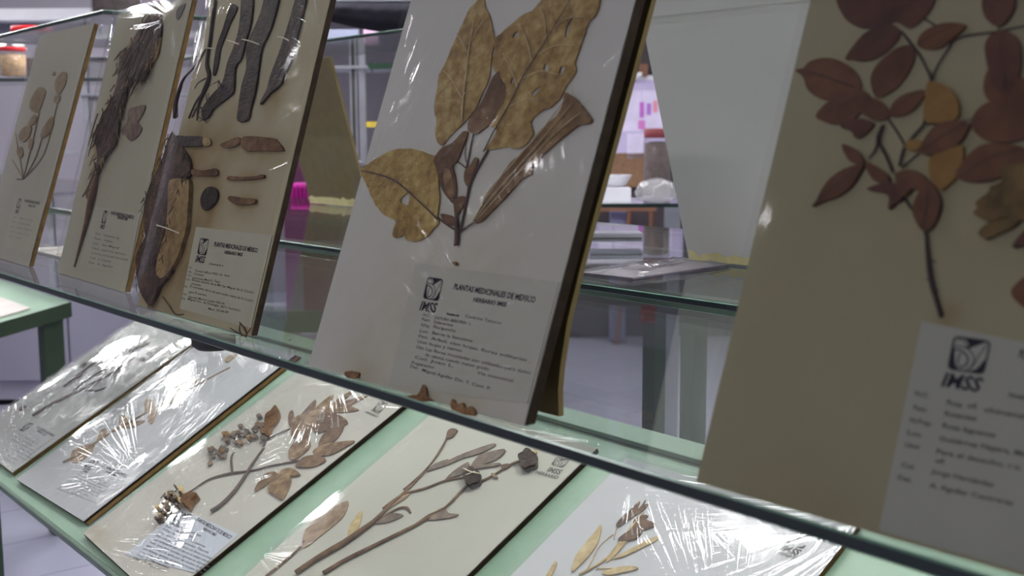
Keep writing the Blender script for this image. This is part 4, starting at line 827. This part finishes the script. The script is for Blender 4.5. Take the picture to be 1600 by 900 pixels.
l4.emblem([gd(868, 302), gd(935, 318), gd(898, 358), gd(838, 342)], None, M['ink_faint'], l4.root, .0004)
l4.text('corner_lettering', [('IMSS', gd(815, 375), gd(880, 392), 8, .03, 0), ('HERBARIO', gd(760, 385), gd(870, 415), 5, .02, 0)], M['ink_faint'], l4.root, .0004)
l4.film(film('film_thistle', [(-.02, .1, .4, .6), (.31, .42, .25, .4)], 34, .08, .05, seed=37), seed=11)
# flower spray
l5 = lying(-.9003, 0, .016, 'rightmost lying white board, with a spray of slender yellow leaves', paper=rgb(182, 183, 185), edge='card_edge')
l5.updir = (.35, -.92); l5.sheet()
E_ = lambda pts: Z(950, 650, 3.556, pts)
l5.plant([P3(E_, 3.556, q) for q in ([(-160, 885, 14), (-90, 850, 14), (0, 790, 14), (70, 700, 10), (150, 600, 10), (200, 540, 8)], [(-120, 870, 8), (-80, 790, 6), (-40, 720, 5), (30, 660, 5)], [(0, 800, 7), (60, 790, 7), (160, 750, 7), (280, 678, 6)], [(-60, 850, 7), (20, 850, 9), (150, 850, 12)], [(35, 690, 4), (45, 640, 4), (60, 600, 4)])], M['straw'])
for mt, pts in (('brownleaf', [(48, 618), (50, 600), (75, 570), (120, 530), (160, 490), (180, 480), (165, 520), (185, 505), (212, 468), (205, 495), (228, 492), (195, 530), (150, 560), (90, 602), (60, 620)]), ('straw', [(0, 795), (40, 740), (80, 690), (130, 610), (150, 580), (175, 590), (150, 640), (100, 710), (50, 770), (0, 815)]),
                ('brownleaf', [(150, 580), (200, 555), (225, 560), (215, 580), (262, 600), (258, 618), (230, 628), (180, 650), (120, 690), (125, 640)]), ('straw', [(40, 792), (140, 738), (230, 690), (287, 674), (260, 702), (180, 742), (80, 788)]), ('straw', [(-30, 870), (0, 862), (80, 842), (160, 843), (162, 856), (90, 872), (0, 890)]),
                ('straw', [(-198, 870), (-180, 790), (-130, 720), (-70, 650), (-40, 610), (-35, 640), (-60, 720), (-110, 790), (-160, 840)]), ('straw', [(-350, 910), (-320, 860), (-290, 812), (-283, 830), (-310, 890)]), ('brownleaf', [(60, 690), (110, 650), (180, 620), (185, 660), (150, 690), (80, 700)])):
    l5.leaf(E_(pts), M[mt])
ge = lambda x, y: E_([(x, y)])[0]
l5.emblem([ge(1020, 655), ge(1122, 690), ge(1085, 742), ge(985, 712)], None, M['ink_faint'], l5.root, .0004)
l5.text('corner_lettering', [('IMSS', ge(955, 745), ge(1055, 778), 10, .04, .1), ('HERBARIO', ge(945, 770), ge(1055, 805), 6, .02, 0)], M['ink_faint'], l5.root, .0004)
l5.film(film('film_spray', [(.32, .43, .35, 1.3), (.0, .43, .25, .8), (.3, .2, .3, .6)], 36, .08, .07, seed=41), seed=15)

# second board under the sprig board, and the sheet of cardboard behind the golden-leaf board
def curved_card():
    t = empty('cardboard_sheet', Matrix.Translation((-.94, .06, ZG)), 'bowed brown cardboard sheet standing behind the golden leaf board', 'cardboard')
    xr = -.641; prof = []
    for p in ((873, 652), (872, 610), (875, 577), (886, 505), (904, 430), (925, 350), (962, 215), (1018, 2), (1034, -60)):
        q = hit(p[0], p[1], Vector((xr, 0, 0)), Vector((1, 0, 0))); prof.append((q.y, max(0, q.z - ZG)))
    V = []; Fc = []; n = len(prof)
    prof = [(max(y, .0016 + .018 + math.tan(.3467) * z + .0115), z) for y, z in prof]
    for th in (0, .005):
        for x in (-.30, 0):
            for y, z in prof: V.append((xr + x, y + th - .06 + x * .03, z + .0005))
    for k in range(n - 1):
        Fc += [(k, n + k, n + k + 1, k + 1), (2 * n + k + 1, 3 * n + k + 1, 3 * n + k, 2 * n + k), (n + k, 3 * n + k, 3 * n + k + 1, n + k + 1), (k + 1, 2 * n + k + 1, 2 * n + k, k)]
    Fc += [(0, 2 * n, 3 * n, n), (n - 1, 2 * n - 1, 4 * n - 1, 3 * n - 1)]
    o = mk('sheet', V, Fc, M['card'], t); o.location = (.94, 0, 0)
curved_card()

# ------------------------------------------------------------------ rear display unit
glass_shelf(-7.0, .6, .60, 1.42, ZG, 'second clear glass shelf behind the first, carrying boards seen from the back')
rs = empty('display_stand', Matrix.Translation((0, 0, 0)), 'rear pale green metal stand with square legs seen through the front glass', 'display stand')
def leg_at(px, y, w_, mat, ztop, nm='leg', yy=.03):
    d = ray(px, 560); t = (y - CAM.y) / d.y; x = CAM.x + d.x * t
    return box(nm, (x - w_ / 2, y - yy / 2, 0), (x + w_ / 2, y + yy / 2, ztop), mat, rs, .002)
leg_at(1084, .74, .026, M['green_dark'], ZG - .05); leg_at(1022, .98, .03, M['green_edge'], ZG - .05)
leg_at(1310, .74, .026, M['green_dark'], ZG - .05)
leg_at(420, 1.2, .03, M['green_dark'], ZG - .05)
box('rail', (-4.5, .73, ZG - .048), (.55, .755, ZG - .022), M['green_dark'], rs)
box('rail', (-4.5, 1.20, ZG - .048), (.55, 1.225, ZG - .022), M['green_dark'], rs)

def back_board(pix, y, lean, w, h, label, mat, tape, yaw=0.0, film_=None):
    """board standing on the rear glass with its back towards us; pix = pixel of the lower left corner"""
    p = hit(pix[0], pix[1], Vector((0, 0, ZG + .0005)), Vector((0, 0, 1)))
    u = Vector((math.cos(yaw), math.sin(yaw), 0)); n = Vector((math.sin(yaw), -math.cos(yaw), 0))
    v = n * math.sin(lean) + Vector((0, 0, math.cos(lean)))
    nn = u.cross(v); o = Vector((p.x, p.y, ZG + .003))
    t = empty('herbarium_board', Matrix(((u.x, v.x, nn.x, o.x), (u.y, v.y, nn.y, o.y), (u.z, v.z, nn.z, o.z), (0, 0, 0, 1))), label, 'herbarium board')
    bm = bmesh.new(); bbox_bm(bm, (0, 0, -.007), (w, h, 0), .001); mkbm('backing_board', bm, mat, t)
    for i, (u0, v0, u1, v1, jag) in enumerate(tape):
        pts = []; N = 18
        for k in range(N + 1):
            x = u0 + (u1 - u0) * k / N; pts.append((x, v0))
        for k in range(N, -1, -1):
            x = u0 + (u1 - u0) * k / N; pts.append((x, v1 + jag * noise.noise(Vector((x * 55, i, 0)))))
        m_ = len(pts); V = [(a, b, .0009) for a, b in pts] + [(a, b, .0002) for a, b in pts]
        mk('tape_strip', V, [tuple(range(m_)), tuple(range(2 * m_ - 1, m_ - 1, -1))] + [(k, k + m_, (k + 1) % m_ + m_, (k + 1) % m_) for k in range(m_)], M['tape'], t)
    if film_:
        V = [(-.008, .002, .003), (w + .008, .002, .003), (w + .004, h + .004, .003), (-.004, h + .004, .003)]
        mk('plastic_film', V, [(0, 1, 2, 3)], film_, t)
    return t
wb = back_board((1076, 408), .93, .30, .33, .43, 'white back of a board on the rear glass, beside the russet board', M['backpaper'], [(.004, .001, .2, .014, .012)], yaw=.02)
mk('fold_flap', [(0, 0, .012), (.33, 0, .012), (.33, .05, .016), (0, .05, .016), (0, 0, .010), (.33, 0, .010), (.33, .05, .014), (0, .05, .014)], [(0, 1, 2, 3), (7, 6, 5, 4), (0, 4, 5, 1), (1, 5, 6, 2), (2, 6, 7, 3), (3, 7, 4, 0)], M['backpaper'], wb).location = (0, .405, -.004)
f2 = film('film_back', [(.0, .0, .6, 1.0)], 30, .05, .03, seed=50, gain=.6)
back_board((486, 318), 1.2, .27, .34, .44, 'olive cardboard back of a board, between bark and golden leaf boards', M['card'], [(-.004, -.001, .34, .022, .012)], yaw=0, film_=f2)
back_board((-45, 275), 1.2, .27, .38, .44, 'tan cardboard back of a filmed board at the far left edge', M['card'], [(0, 0, .38, .015, .01)], yaw=0, film_=f2)

# ------------------------------------------------------------------ neighbouring stand at the left
ns_ = empty('display_stand', Matrix.Translation((0, 0, 0)), 'pale green table with paper sheets at the left edge, under the glass', 'display stand')
X1 = -3.6; ya, za = .65, ZG - .292; sl = math.tan(.20)
def left_slab(name, mat, x0, x1, y0, y1, w0, w1, parent):
    V = []
    for w in (w0, w1):
        for (x, y) in ((x0, y0), (x1, y0), (x1, y1), (x0, y1)): V.append((x, y, za + (y - ya) * sl + w))
    return mk(name, V, [(3, 2, 1, 0), (4, 5, 6, 7), (0, 1, 5, 4), (1, 2, 6, 5), (2, 3, 7, 6), (3, 0, 4, 7)], mat, parent)
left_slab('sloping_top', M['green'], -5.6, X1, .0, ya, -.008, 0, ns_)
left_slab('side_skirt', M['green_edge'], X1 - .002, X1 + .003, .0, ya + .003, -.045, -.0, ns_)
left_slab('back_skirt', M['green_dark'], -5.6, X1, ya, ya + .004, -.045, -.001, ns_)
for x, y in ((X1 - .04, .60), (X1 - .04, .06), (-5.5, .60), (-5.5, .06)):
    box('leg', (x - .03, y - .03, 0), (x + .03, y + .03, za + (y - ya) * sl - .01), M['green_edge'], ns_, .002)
pl = left_slab('mounting_sheet', plain('pale_sheet', rgb(196, 188, 184), .9, 0, .1, 8), -4.6, X1 - .06, .10, ya - .10, .001, .006, None)
tag(pl, 'pale mounted sheet lying on the green table at the far left', 'paper sheet')

# ------------------------------------------------------------------ background things (placed on the floor / far furniture)
CR = RT.normalized(); VN = Vector((RT.y, -RT.x, 0)).normalized()      # horizontal, towards the camera
VR = Vector((RT.x, RT.y, 0)).normalized()
def facing(name, px0, py0, px1, py1, depth, thick, mat, label=None, cat=None, parent=None, bevel=0, group=None):
    """upright block whose face fills the given window at that depth"""
    c = at((px0 + px1) / 2, (py0 + py1) / 2, depth)
    w = (px1 - px0) / FPX * depth; h = (py1 - py0) / FPX * depth
    bm = bmesh.new(); bbox_bm(bm, (-w / 2, 0, -h / 2), (w / 2, thick, h / 2), bevel)
    R = Matrix(((VR.x, -VN.x, 0, c.x), (VR.y, -VN.y, 0, c.y), (0, 0, 1, c.z), (0, 0, 0, 1)))
    bm.transform(R); o = mkbm(name, bm, mat, parent)
    if label: tag(o, label, cat, group)
    return o
def frame_at(px, py, depth):
    c = at(px, py, depth); return Matrix(((VR.x, -VN.x, 0, c.x), (VR.y, -VN.y, 0, c.y), (0, 0, 1, c.z), (0, 0, 0, 1)))
# grey cabinet run behind at the left
cb = empty('storage_cabinet', frame_at(0, 450, 5.3), 'low lavender grey storage cabinet with doors, behind the green table at left', 'cabinet')
s5 = 5.3 / FPX
def loc_box(name, x0, z0, x1, z1, y0, y1, mat, parent, bev=.0):
    bm = bmesh.new(); bbox_bm(bm, (x0, y0, z0), (x1, y1, z1), bev); return mkbm(name, bm, mat, parent)
zc = at(0, 450, 5.3).z
loc_box('body', -1.2, .03 - zc, 1.65, .78 - zc, .012, .5, M['cabinet'], cb)
loc_box('plinth', -1.2, 0 - zc, 1.65, .029 - zc, .04, .48, M['black'], cb)
for k, (a, b_) in enumerate(((-1.19, -.45), (-.44, .295), (.305, 1.0), (1.01, 1.64))):
    d = loc_box('door', a, .12 - zc, b_, .77 - zc, -.004, .0115, M['cabinet'], cb, .003)
    loc_box('handle', (b_ - .05) if k % 2 == 0 else (b_ - .05), .46 - zc, (b_ - .035), .54 - zc, -.014, -.0045, M['steel'], d)
# far side shelving rack between the boards
rk = empty('shelving_rack', frame_at(560, 200, 4.8), 'grey slotted steel shelving rack seen between bark board and golden leaf board', 'shelf rack')
k43 = 4.8 / FPX; z0 = at(560, 200, 4.8).z
for (a, b_) in ((-12, -1), (2, 12), (-190, -180), (140, 150)):
    loc_box('upright', a * k43, -z0, b_ * k43, .36, 0, .03, M['steel'], rk)
sd = loc_box('slot_row', -9 * k43, -.6, -4 * k43, .34, -.003, -.0005, M['steel_dark'], rk)
for z_ in (.24, -.15, -.24):
    loc_box('shelf_board', -190 * k43, z_, 150 * k43, z_ + .012, -.02, .30, M['steel'], rk)
facing('folder_box', 568, 45, 590, 70, 4.70, .03, M['pink'], 'pink paper box with yellow edge on the steel rack', 'box')
facing('yellow_card', 572, 190, 590, 199, 4.70, .03, M['yellow'], 'small yellow card on the lower rack shelf', 'card')
facing('storage_box', 508, 46, 560, 68, 4.70, .03, plain('pale_blue_box', rgb(150, 156, 178), .8), 'pale blue grey box at the top of the steel rack', 'box')
# green arrow sign
ag = empty('arrow_sign', frame_at(593, 103, 4.74), 'dark green arrow pointing left on the steel rack', 'sign')
ka = 4.74 / FPX
pts = [(-19, 0), (-11, 9), (-11, 4), (45, 4), (45, -5), (-11, -5), (-11, -11)]
V = [(x * ka, -.004, y * ka) for x, y in pts] + [(x * ka, 0, y * ka) for x, y in pts]; n = len(pts)
mk('arrow', V, [tuple(range(n)), tuple(range(2 * n - 1, n - 1, -1))] + [(k, (k + 1) % n, (k + 1) % n + n, k + n)[::-1] for k in range(n)], M['signgreen'], ag)
# magenta draped cloth and plum box under it
def drape(name, px0, px1, pt, pb, depth, mat, label, amp=.018, n=40):
    o = frame_at((px0 + px1) / 2, pb, depth); k = depth / FPX; w = (px1 - px0) * k; h = (pb - pt) * k; V = []; Fc = []
    for j in range(9):
        for i in range(n + 1):
            t = i / n - .5; f = j / 8
            V.append((t * w * (1 - .18 * f), amp * math.sin(i * 1.25) * (1 - f * .6) + .02, f * h))
    for j in range(8):
        for i in range(n): a = j * (n + 1) + i; Fc.append((a, a + 1, a + n + 2, a + n + 1))
    V2 = [(x, y + .12, z) for x, y, z in V]; m_ = len(V)
    Fc2 = [tuple(q + m_ for q in f[::-1]) for f in Fc]
    rim = [(8 * (n + 1) + i, 8 * (n + 1) + i + 1, 8 * (n + 1) + i + 1 + m_, 8 * (n + 1) + i + m_) for i in range(n)]
    ob = mk(name, V + V2, Fc + Fc2 + rim, mat, None, True); ob.matrix_world = o; tag(ob, label, 'cloth'); return ob
drape('table_cloth', 448, 505, 288, 339, 4.05, M['magenta'], 'bright magenta pleated cloth between the bark board and the cardboard back')
facing('fabric_backdrop', 440, 60, 480, 345, 4.6, .03, M['plum'], 'dark plum curtain strip behind the magenta cloth', 'curtain')
facing('display_plinth', 425, 343, 540, 376, 3.9, .3, M['plum'], 'dark plum box carrying the magenta cloth', 'box')
facing('cloth_reflection', 428, 383, 540, 393, 3.6, .01, M['magenta'], 'narrow magenta strip for the cloth reflection, below the plum box', 'reflection')  # solid strip standing for the cloth's reflection under the glass edge
pz = empty('presentation_stand', frame_at(510, 820, 3.75), 'dusky pink panel stand with olive glass-reflection band, below the magenta strip', 'panel stand')
facing('pink_panel', 474, 397, 560, 486, 3.7, .03, M['mauve']).parent = pz
facing('olive_reflection_band', 400, 486, 560, 520, 3.7, .03, M['green_dark']).parent = pz  # solid band standing for the reflection and edge of the glass
facing('lower_panel', 474, 520, 560, 812, 3.7, .03, M['cabinet']).parent = pz
for c_ in pz.children: c_.matrix_parent_inverse = pz.matrix_world.inverted()
# black bag on the upper glass, with that glass
glass_shelf(-4.2, -1.6, 1.15, 1.5, ZG + .475, 'upper clear glass shelf at the top of the picture, left of centre')
bb = empty('black_bag', frame_at(590, 22, 3.9), 'rounded black cloth bag hanging at the top behind the golden leaf board', 'bag')
V = []; Fc = []; nx, ny = 28, 12; kb = 3.9 / FPX
for s in (0, 1):
    for j in range(ny + 1):
        for i in range(nx + 1):
            t = i / nx; low = -30 * math.sin(min(1, t * 1.25) * math.pi * .5) - 2; top = 18
            z = top + (low - top) * j / ny; edge = min(i, nx - i, 6) / 6 * min(j, ny - j, 4) / 4
            V.append(((-110 + 220 * t) * kb, (.06 if s else -.06) * edge ** .5 + .004 * math.sin(i * 1.7 + j), z * kb))
m_ = (nx + 1) * (ny + 1)
for j in range(ny):
    for i in range(nx):
        a = j * (nx + 1) + i; q = (a, a + nx + 1, a + nx + 2, a + 1); Fc.append(q); Fc.append(tuple(x + m_ for x in q[::-1]))
mk('cloth', V, Fc, M['black'], bb, True)
loc_box('handle_bar', -118 * kb, 19 * kb, 90 * kb, 23 * kb, -.01, .01, M['steel'], bb)

# right middle: notice board, jar, far glass shelf, easel legs
nb = empty('notice_board', frame_at(985, 190, 6.92), 'lilac notice board with pinned pale papers and pink drawings', 'notice board')
kn = 6.92 / FPX
def nbx(nm, x0, y0, x1, y1, mat, d0, d1, par=None): return loc_box(nm, (x0 - 985) * kn, (190 - y1) * kn, (x1 - 985) * kn, (190 - y0) * kn, d0, d1, mat, par or nb)
nbx('panel', 900, 126, 1070, 250, M['lilac'], 0, .06); nbx('top_frame', 900, 119, 1070, 126, M['white'], -.01, .02); nbx('cork_strip', 955, 239, 1012, 292, M['cork'], -.004, .018)
for (x0, y0, x1, y1) in ((936, 142, 958, 240), (961, 142, 1002, 205), (980, 208, 1006, 247), (1003, 142, 1052, 200)):
    s_ = nbx('paper', x0, y0, x1, y1, plain('pinned_paper', rgb(214, 206, 230), .8), -.004, -.001)
for (x0, y0, x1, y1, c) in ((999, 160, 1006, 184, (190, 110, 196)), (1010, 162, 1017, 180, (176, 120, 206)), (997, 188, 1008, 202, (206, 130, 196)), (1020, 158, 1027, 176, (222, 150, 170))):
    nbx('drawing', x0, y0, x1, y1, plain('felt_pen', rgb(*c), .8), -.0065, -.0045)
facing('dark_screen', 880, 52, 1300, 528, 7.0, .05, M['darkpanel'], 'tall dark grey room divider behind the notice board', 'room divider')
facing('maroon_banner', 1006, 20, 1030, 54, 6.96, .02, plain('maroon', rgb(104, 30, 50), .8), 'narrow maroon banner beside the white board back', 'banner')
facing('wooden_crate', 1000, 100, 1012, 119, 6.85, .12, M['wood'], 'small wooden block on top of the notice board', 'block')
facing('white_card', 986, 113, 1003, 119, 6.8, .02, M['white'], 'small white card standing on the notice board frame', 'card')
def jar(px, pb, depth, r, h, label, fill, lidc=M['red'], fillh=.75):
    p = at(px, pb, depth); t = empty('storage_jar', Matrix.Translation(p), label, 'jar')
    lathe('jar_body', [(r * .9, 0), (r, h * .04), (r, h * .82), (r * .85, h * .9), (r * .85, h * .93)], M['jarglass'], t)
    lathe('contents', [(r * .84, h * .02), (r * .93, h * .06), (r * .93, h * fillh), (r * .5, h * (fillh + .03))], fill, t)
    lathe('lid', [(r * .95, h * .88), (r * .97, h * .9), (r * .97, h), (r * .9, h * 1.01)], lidc, t)
    return t
def far_shelf(px0, px1, py, depth, dz, label, dd=.35):
    t = empty('glass_shelf', frame_at((px0 + px1) / 2, py, depth), label, 'glass shelf'); k = depth / FPX; w = (px1 - px0) * k / 2
    loc_box('pane', -w, -dz, w, 0, 0.004, dd, M['glasspane'], t); loc_box('polished_edge', -w, -dz, w, 0, 0, .0035, M['glassedge'], t); return t
far_shelf(905, 1180, 318, 3.6, .012, 'small clear glass shelf carrying the dark chip jar, right of the golden board')
jar(1026, 312, 3.85, .045, .23, 'clear jar of dark bark chips with dull red lid, on the small glass shelf', M['darkseed'], plain('dull_red_lid', rgb(118, 46, 54), .5), .8)
def dish(px, pb, depth, r, label, mat):
    p = at(px, pb, depth); o = lathe('plastic_tray', [(r * .5, 0), (r * .7, .004), (r, .035), (r * 1.02, .037), (r * .95, .03), (r * .6, .008)], mat, None, 24); o.location = p; return tag(o, label, 'tray')
dish(960, 291, 3.8, .055, 'small white tray on the small glass shelf, left of the jar', M['white'])
facing('white_box', 940, 294, 986, 317, 3.72, .12, M['white'], 'low white carton on the small glass shelf', 'box')
bag = lathe('plastic_bag', [(.03, 0), (.06, .01), (.07, .03), (.055, .06), (.03, .07), (.01, .075)], clear('crumpled_bag', (.9, .9, .92, 1), .15, 1.45, .22, lambda m: m.bump(m.noise(60, 3, m.obj()), .8, .01)), None, 20); bag.location = at(1026, 316, 3.64)
tag(bag, 'crumpled clear plastic bag bulging under the jar on the small glass shelf', 'bag')
es = empty('wooden_easel', frame_at(965, 350, 6.8), 'orange wooden easel legs beneath the small glass shelf', 'easel'); ke = 6.8 / FPX; ze = at(965, 350, 6.8).z
for (xt, xb) in ((-28, -110), (20, 0), (52, 58)):
    V, Fc = tube_geo([Vector((xt * ke, 0, 30 * ke)), Vector((xb * ke, 0, -ze))], [.013, .013], None, 4)
    mk('leg', V, Fc, M['wood'], es)
loc_box('cross_bar', -60 * ke, 20 * ke, 60 * ke, 27 * ke, -.012, .012, M['wood'], es)
facing('slotted_post', 1037, 322, 1060, 778, 3.9, .04, M['steel'], 'grey steel slotted post beside the white board back', 'post')
facing('slot_strip', 1049, 328, 1056, 362, 3.85, .02, M['steel_dark'], 'dark slot on the grey steel post', 'slot')  # dark strip with the slot's shade put into its colour
facing('blue_column', 953, 322, 978, 535, 6.9, .05, plain('blue_grey_mesh', rgb(110, 110, 140), .7), 'blue grey mesh column between the easel legs', 'column')
tr = empty('metal_tray', frame_at(962, 372, 2.2), 'long grey metal rail with dark groove lying behind the golden leaf board', 'rail'); kt = 2.2 / FPX
loc_box('bar', -40 * kt, -6 * kt, 42 * kt, 8 * kt, 0, .05, M['steel'], tr, .002); loc_box('groove', -39 * kt, -2 * kt, 41 * kt, 1 * kt, -.002, -.0005, M['steel_dark'], tr)
# film-wrapped sheets lying flat on the rear glass
def lay_flat(px, py, w, h, yaw, label, mat, th=.0025, seed=0.0):
    p = hit(px, py, Vector((0, 0, ZG + .001)), Vector((0, 0, 1)))
    t = empty('herbarium_board', Matrix.Translation((p.x, p.y, ZG + .001)) @ Matrix.Rotation(yaw, 4, 'Z'), label, 'herbarium board')
    loc_box('backing_board', 0, 0, w, th, 0, h, mat, t)
    V = []; Fc = []; N = 24
    for j in range(N + 1):
        for i in range(N + 1):
            a, b_ = i / N, j / N; e = min(i, N - i, j, N - j) / 3
            V.append((-.004 + (w + .008) * a, -.004 + (h + .008) * b_, th + .001 + .006 * min(1, e) * (1 + noise.noise(Vector((a * 6 + seed, b_ * 6, 0))))))
    for j in range(N):
        for i in range(N): a = j * (N + 1) + i; Fc.append((a, a + 1, a + N + 2, a + N + 1))
    mk('plastic_film', V, Fc, film('film_flat', [(0, 0, .5, 1.0), (w, h, .5, 1)], 26, .15, .08, seed=seed + 60), t, True)
    return t
lay_flat(908, 428, .10, .24, .1, 'film-wrapped sheet lying flat on the rear glass, right of the golden leaf board', plain('grey_mount', rgb(96, 90, 100), .7, 0, .4, 20), seed=2.2)
lay_flat(40, 390, .34, .20, .0, 'film-wrapped sheet lying flat on the rear glass at far left', plain('pale_mount', rgb(190, 190, 184), .7, 0, .2, 14), seed=6.2)

# left top: jars with red lids, soffit, small white sign, inverted jar
far_shelf(-60, 210, 122, 4.2, .012, 'clear glass shelf with the red-lidded jars at top left')
jar(22, 120, 4.25, .046, .105, 'clear jar of beige chips with bright red lid at the left edge', M['seed'])
jar(54, 121, 4.5, .078, .19, 'taller clear jar of dark chips with red lid, behind the beige chip jar', M['darkseed'], fillh=.35)
dj = empty('storage_jar', Matrix.Translation(at(183, 38, 2.67)), 'clear jar of dark brown dried matter at the top, above the shaggy root board', 'jar')
lathe('jar_body', [(.05, 0), (.056, .006), (.056, .16), (.045, .19)], M['jarglass'], dj); lathe('contents', [(.045, .003), (.052, .008), (.052, .15), (.03, .155)], M['darkseed'], dj)
lathe('lid', [(.048, .185), (.05, .19), (.05, .21), (.045, .212)], M['white'], dj)
sg = empty('small_sign', frame_at(164, 50, 3.1), 'small white sign card with a green bar, between the two leftmost standing boards', 'sign'); ks = 3.1 / FPX
loc_box('card', -15 * ks, -11 * ks, 14 * ks, 12 * ks, 0, .003, M['white'], sg); loc_box('green_bar', -10 * ks, -6 * ks, -5 * ks, 6 * ks, -.001, -.0002, M['signgreen'], sg)
glass_shelf(-3.3, -2.4, .36, .86, at(164, 62, 3.1).z - .001, 'upper clear glass shelf behind the shaggy root board')
rk2 = empty('shelving_rack', frame_at(150, 200, 6.6), 'grey steel rack with shelves behind the two leftmost standing boards', 'shelf rack'); k2 = 6.6 / FPX; zz = at(150, 200, 6.6).z
for a in (-85, -20, 170): loc_box('upright', a * k2, -zz, (a + 10) * k2, .42, 0, .03, M['steel'], rk2)
for py in (92, 150, 240): loc_box('shelf_board', -85 * k2, (200 - py) * k2, 180 * k2, (203.5 - py) * k2, -.02, .3, M['steel'], rk2)
for (a, b_, c, d) in ((-12, 95, 30, 128), (-10, 152, 26, 182)): loc_box('storage_bin', a * k2, (200 - d) * k2, b_ * k2 if False else (a + 44) * k2, (200 - b_) * k2 if b_ < d else 0, .02, .2, plain('grey_bin', rgb(120, 118, 124), .7), rk2)
struct(facing('trim_1', -400, 14, 153, 32, 8.2, .3, M['white']))
struct(facing('trim_2', -400, 32, 240, 47, 8.4, .3, plain('grey_soffit', rgb(112, 112, 124), .8)))
for (a, b_) in ((-12, 6), (17, 36)):
    t = facing('wall_lamp', a, 61, b_, 71, 7.8, .05, emit('lamp_glow', (1, 1, .92, 1), 3), 'small glowing oval lamp far behind the red-lidded jars', 'lamp', bevel=.02, group='small lamps at the far left')
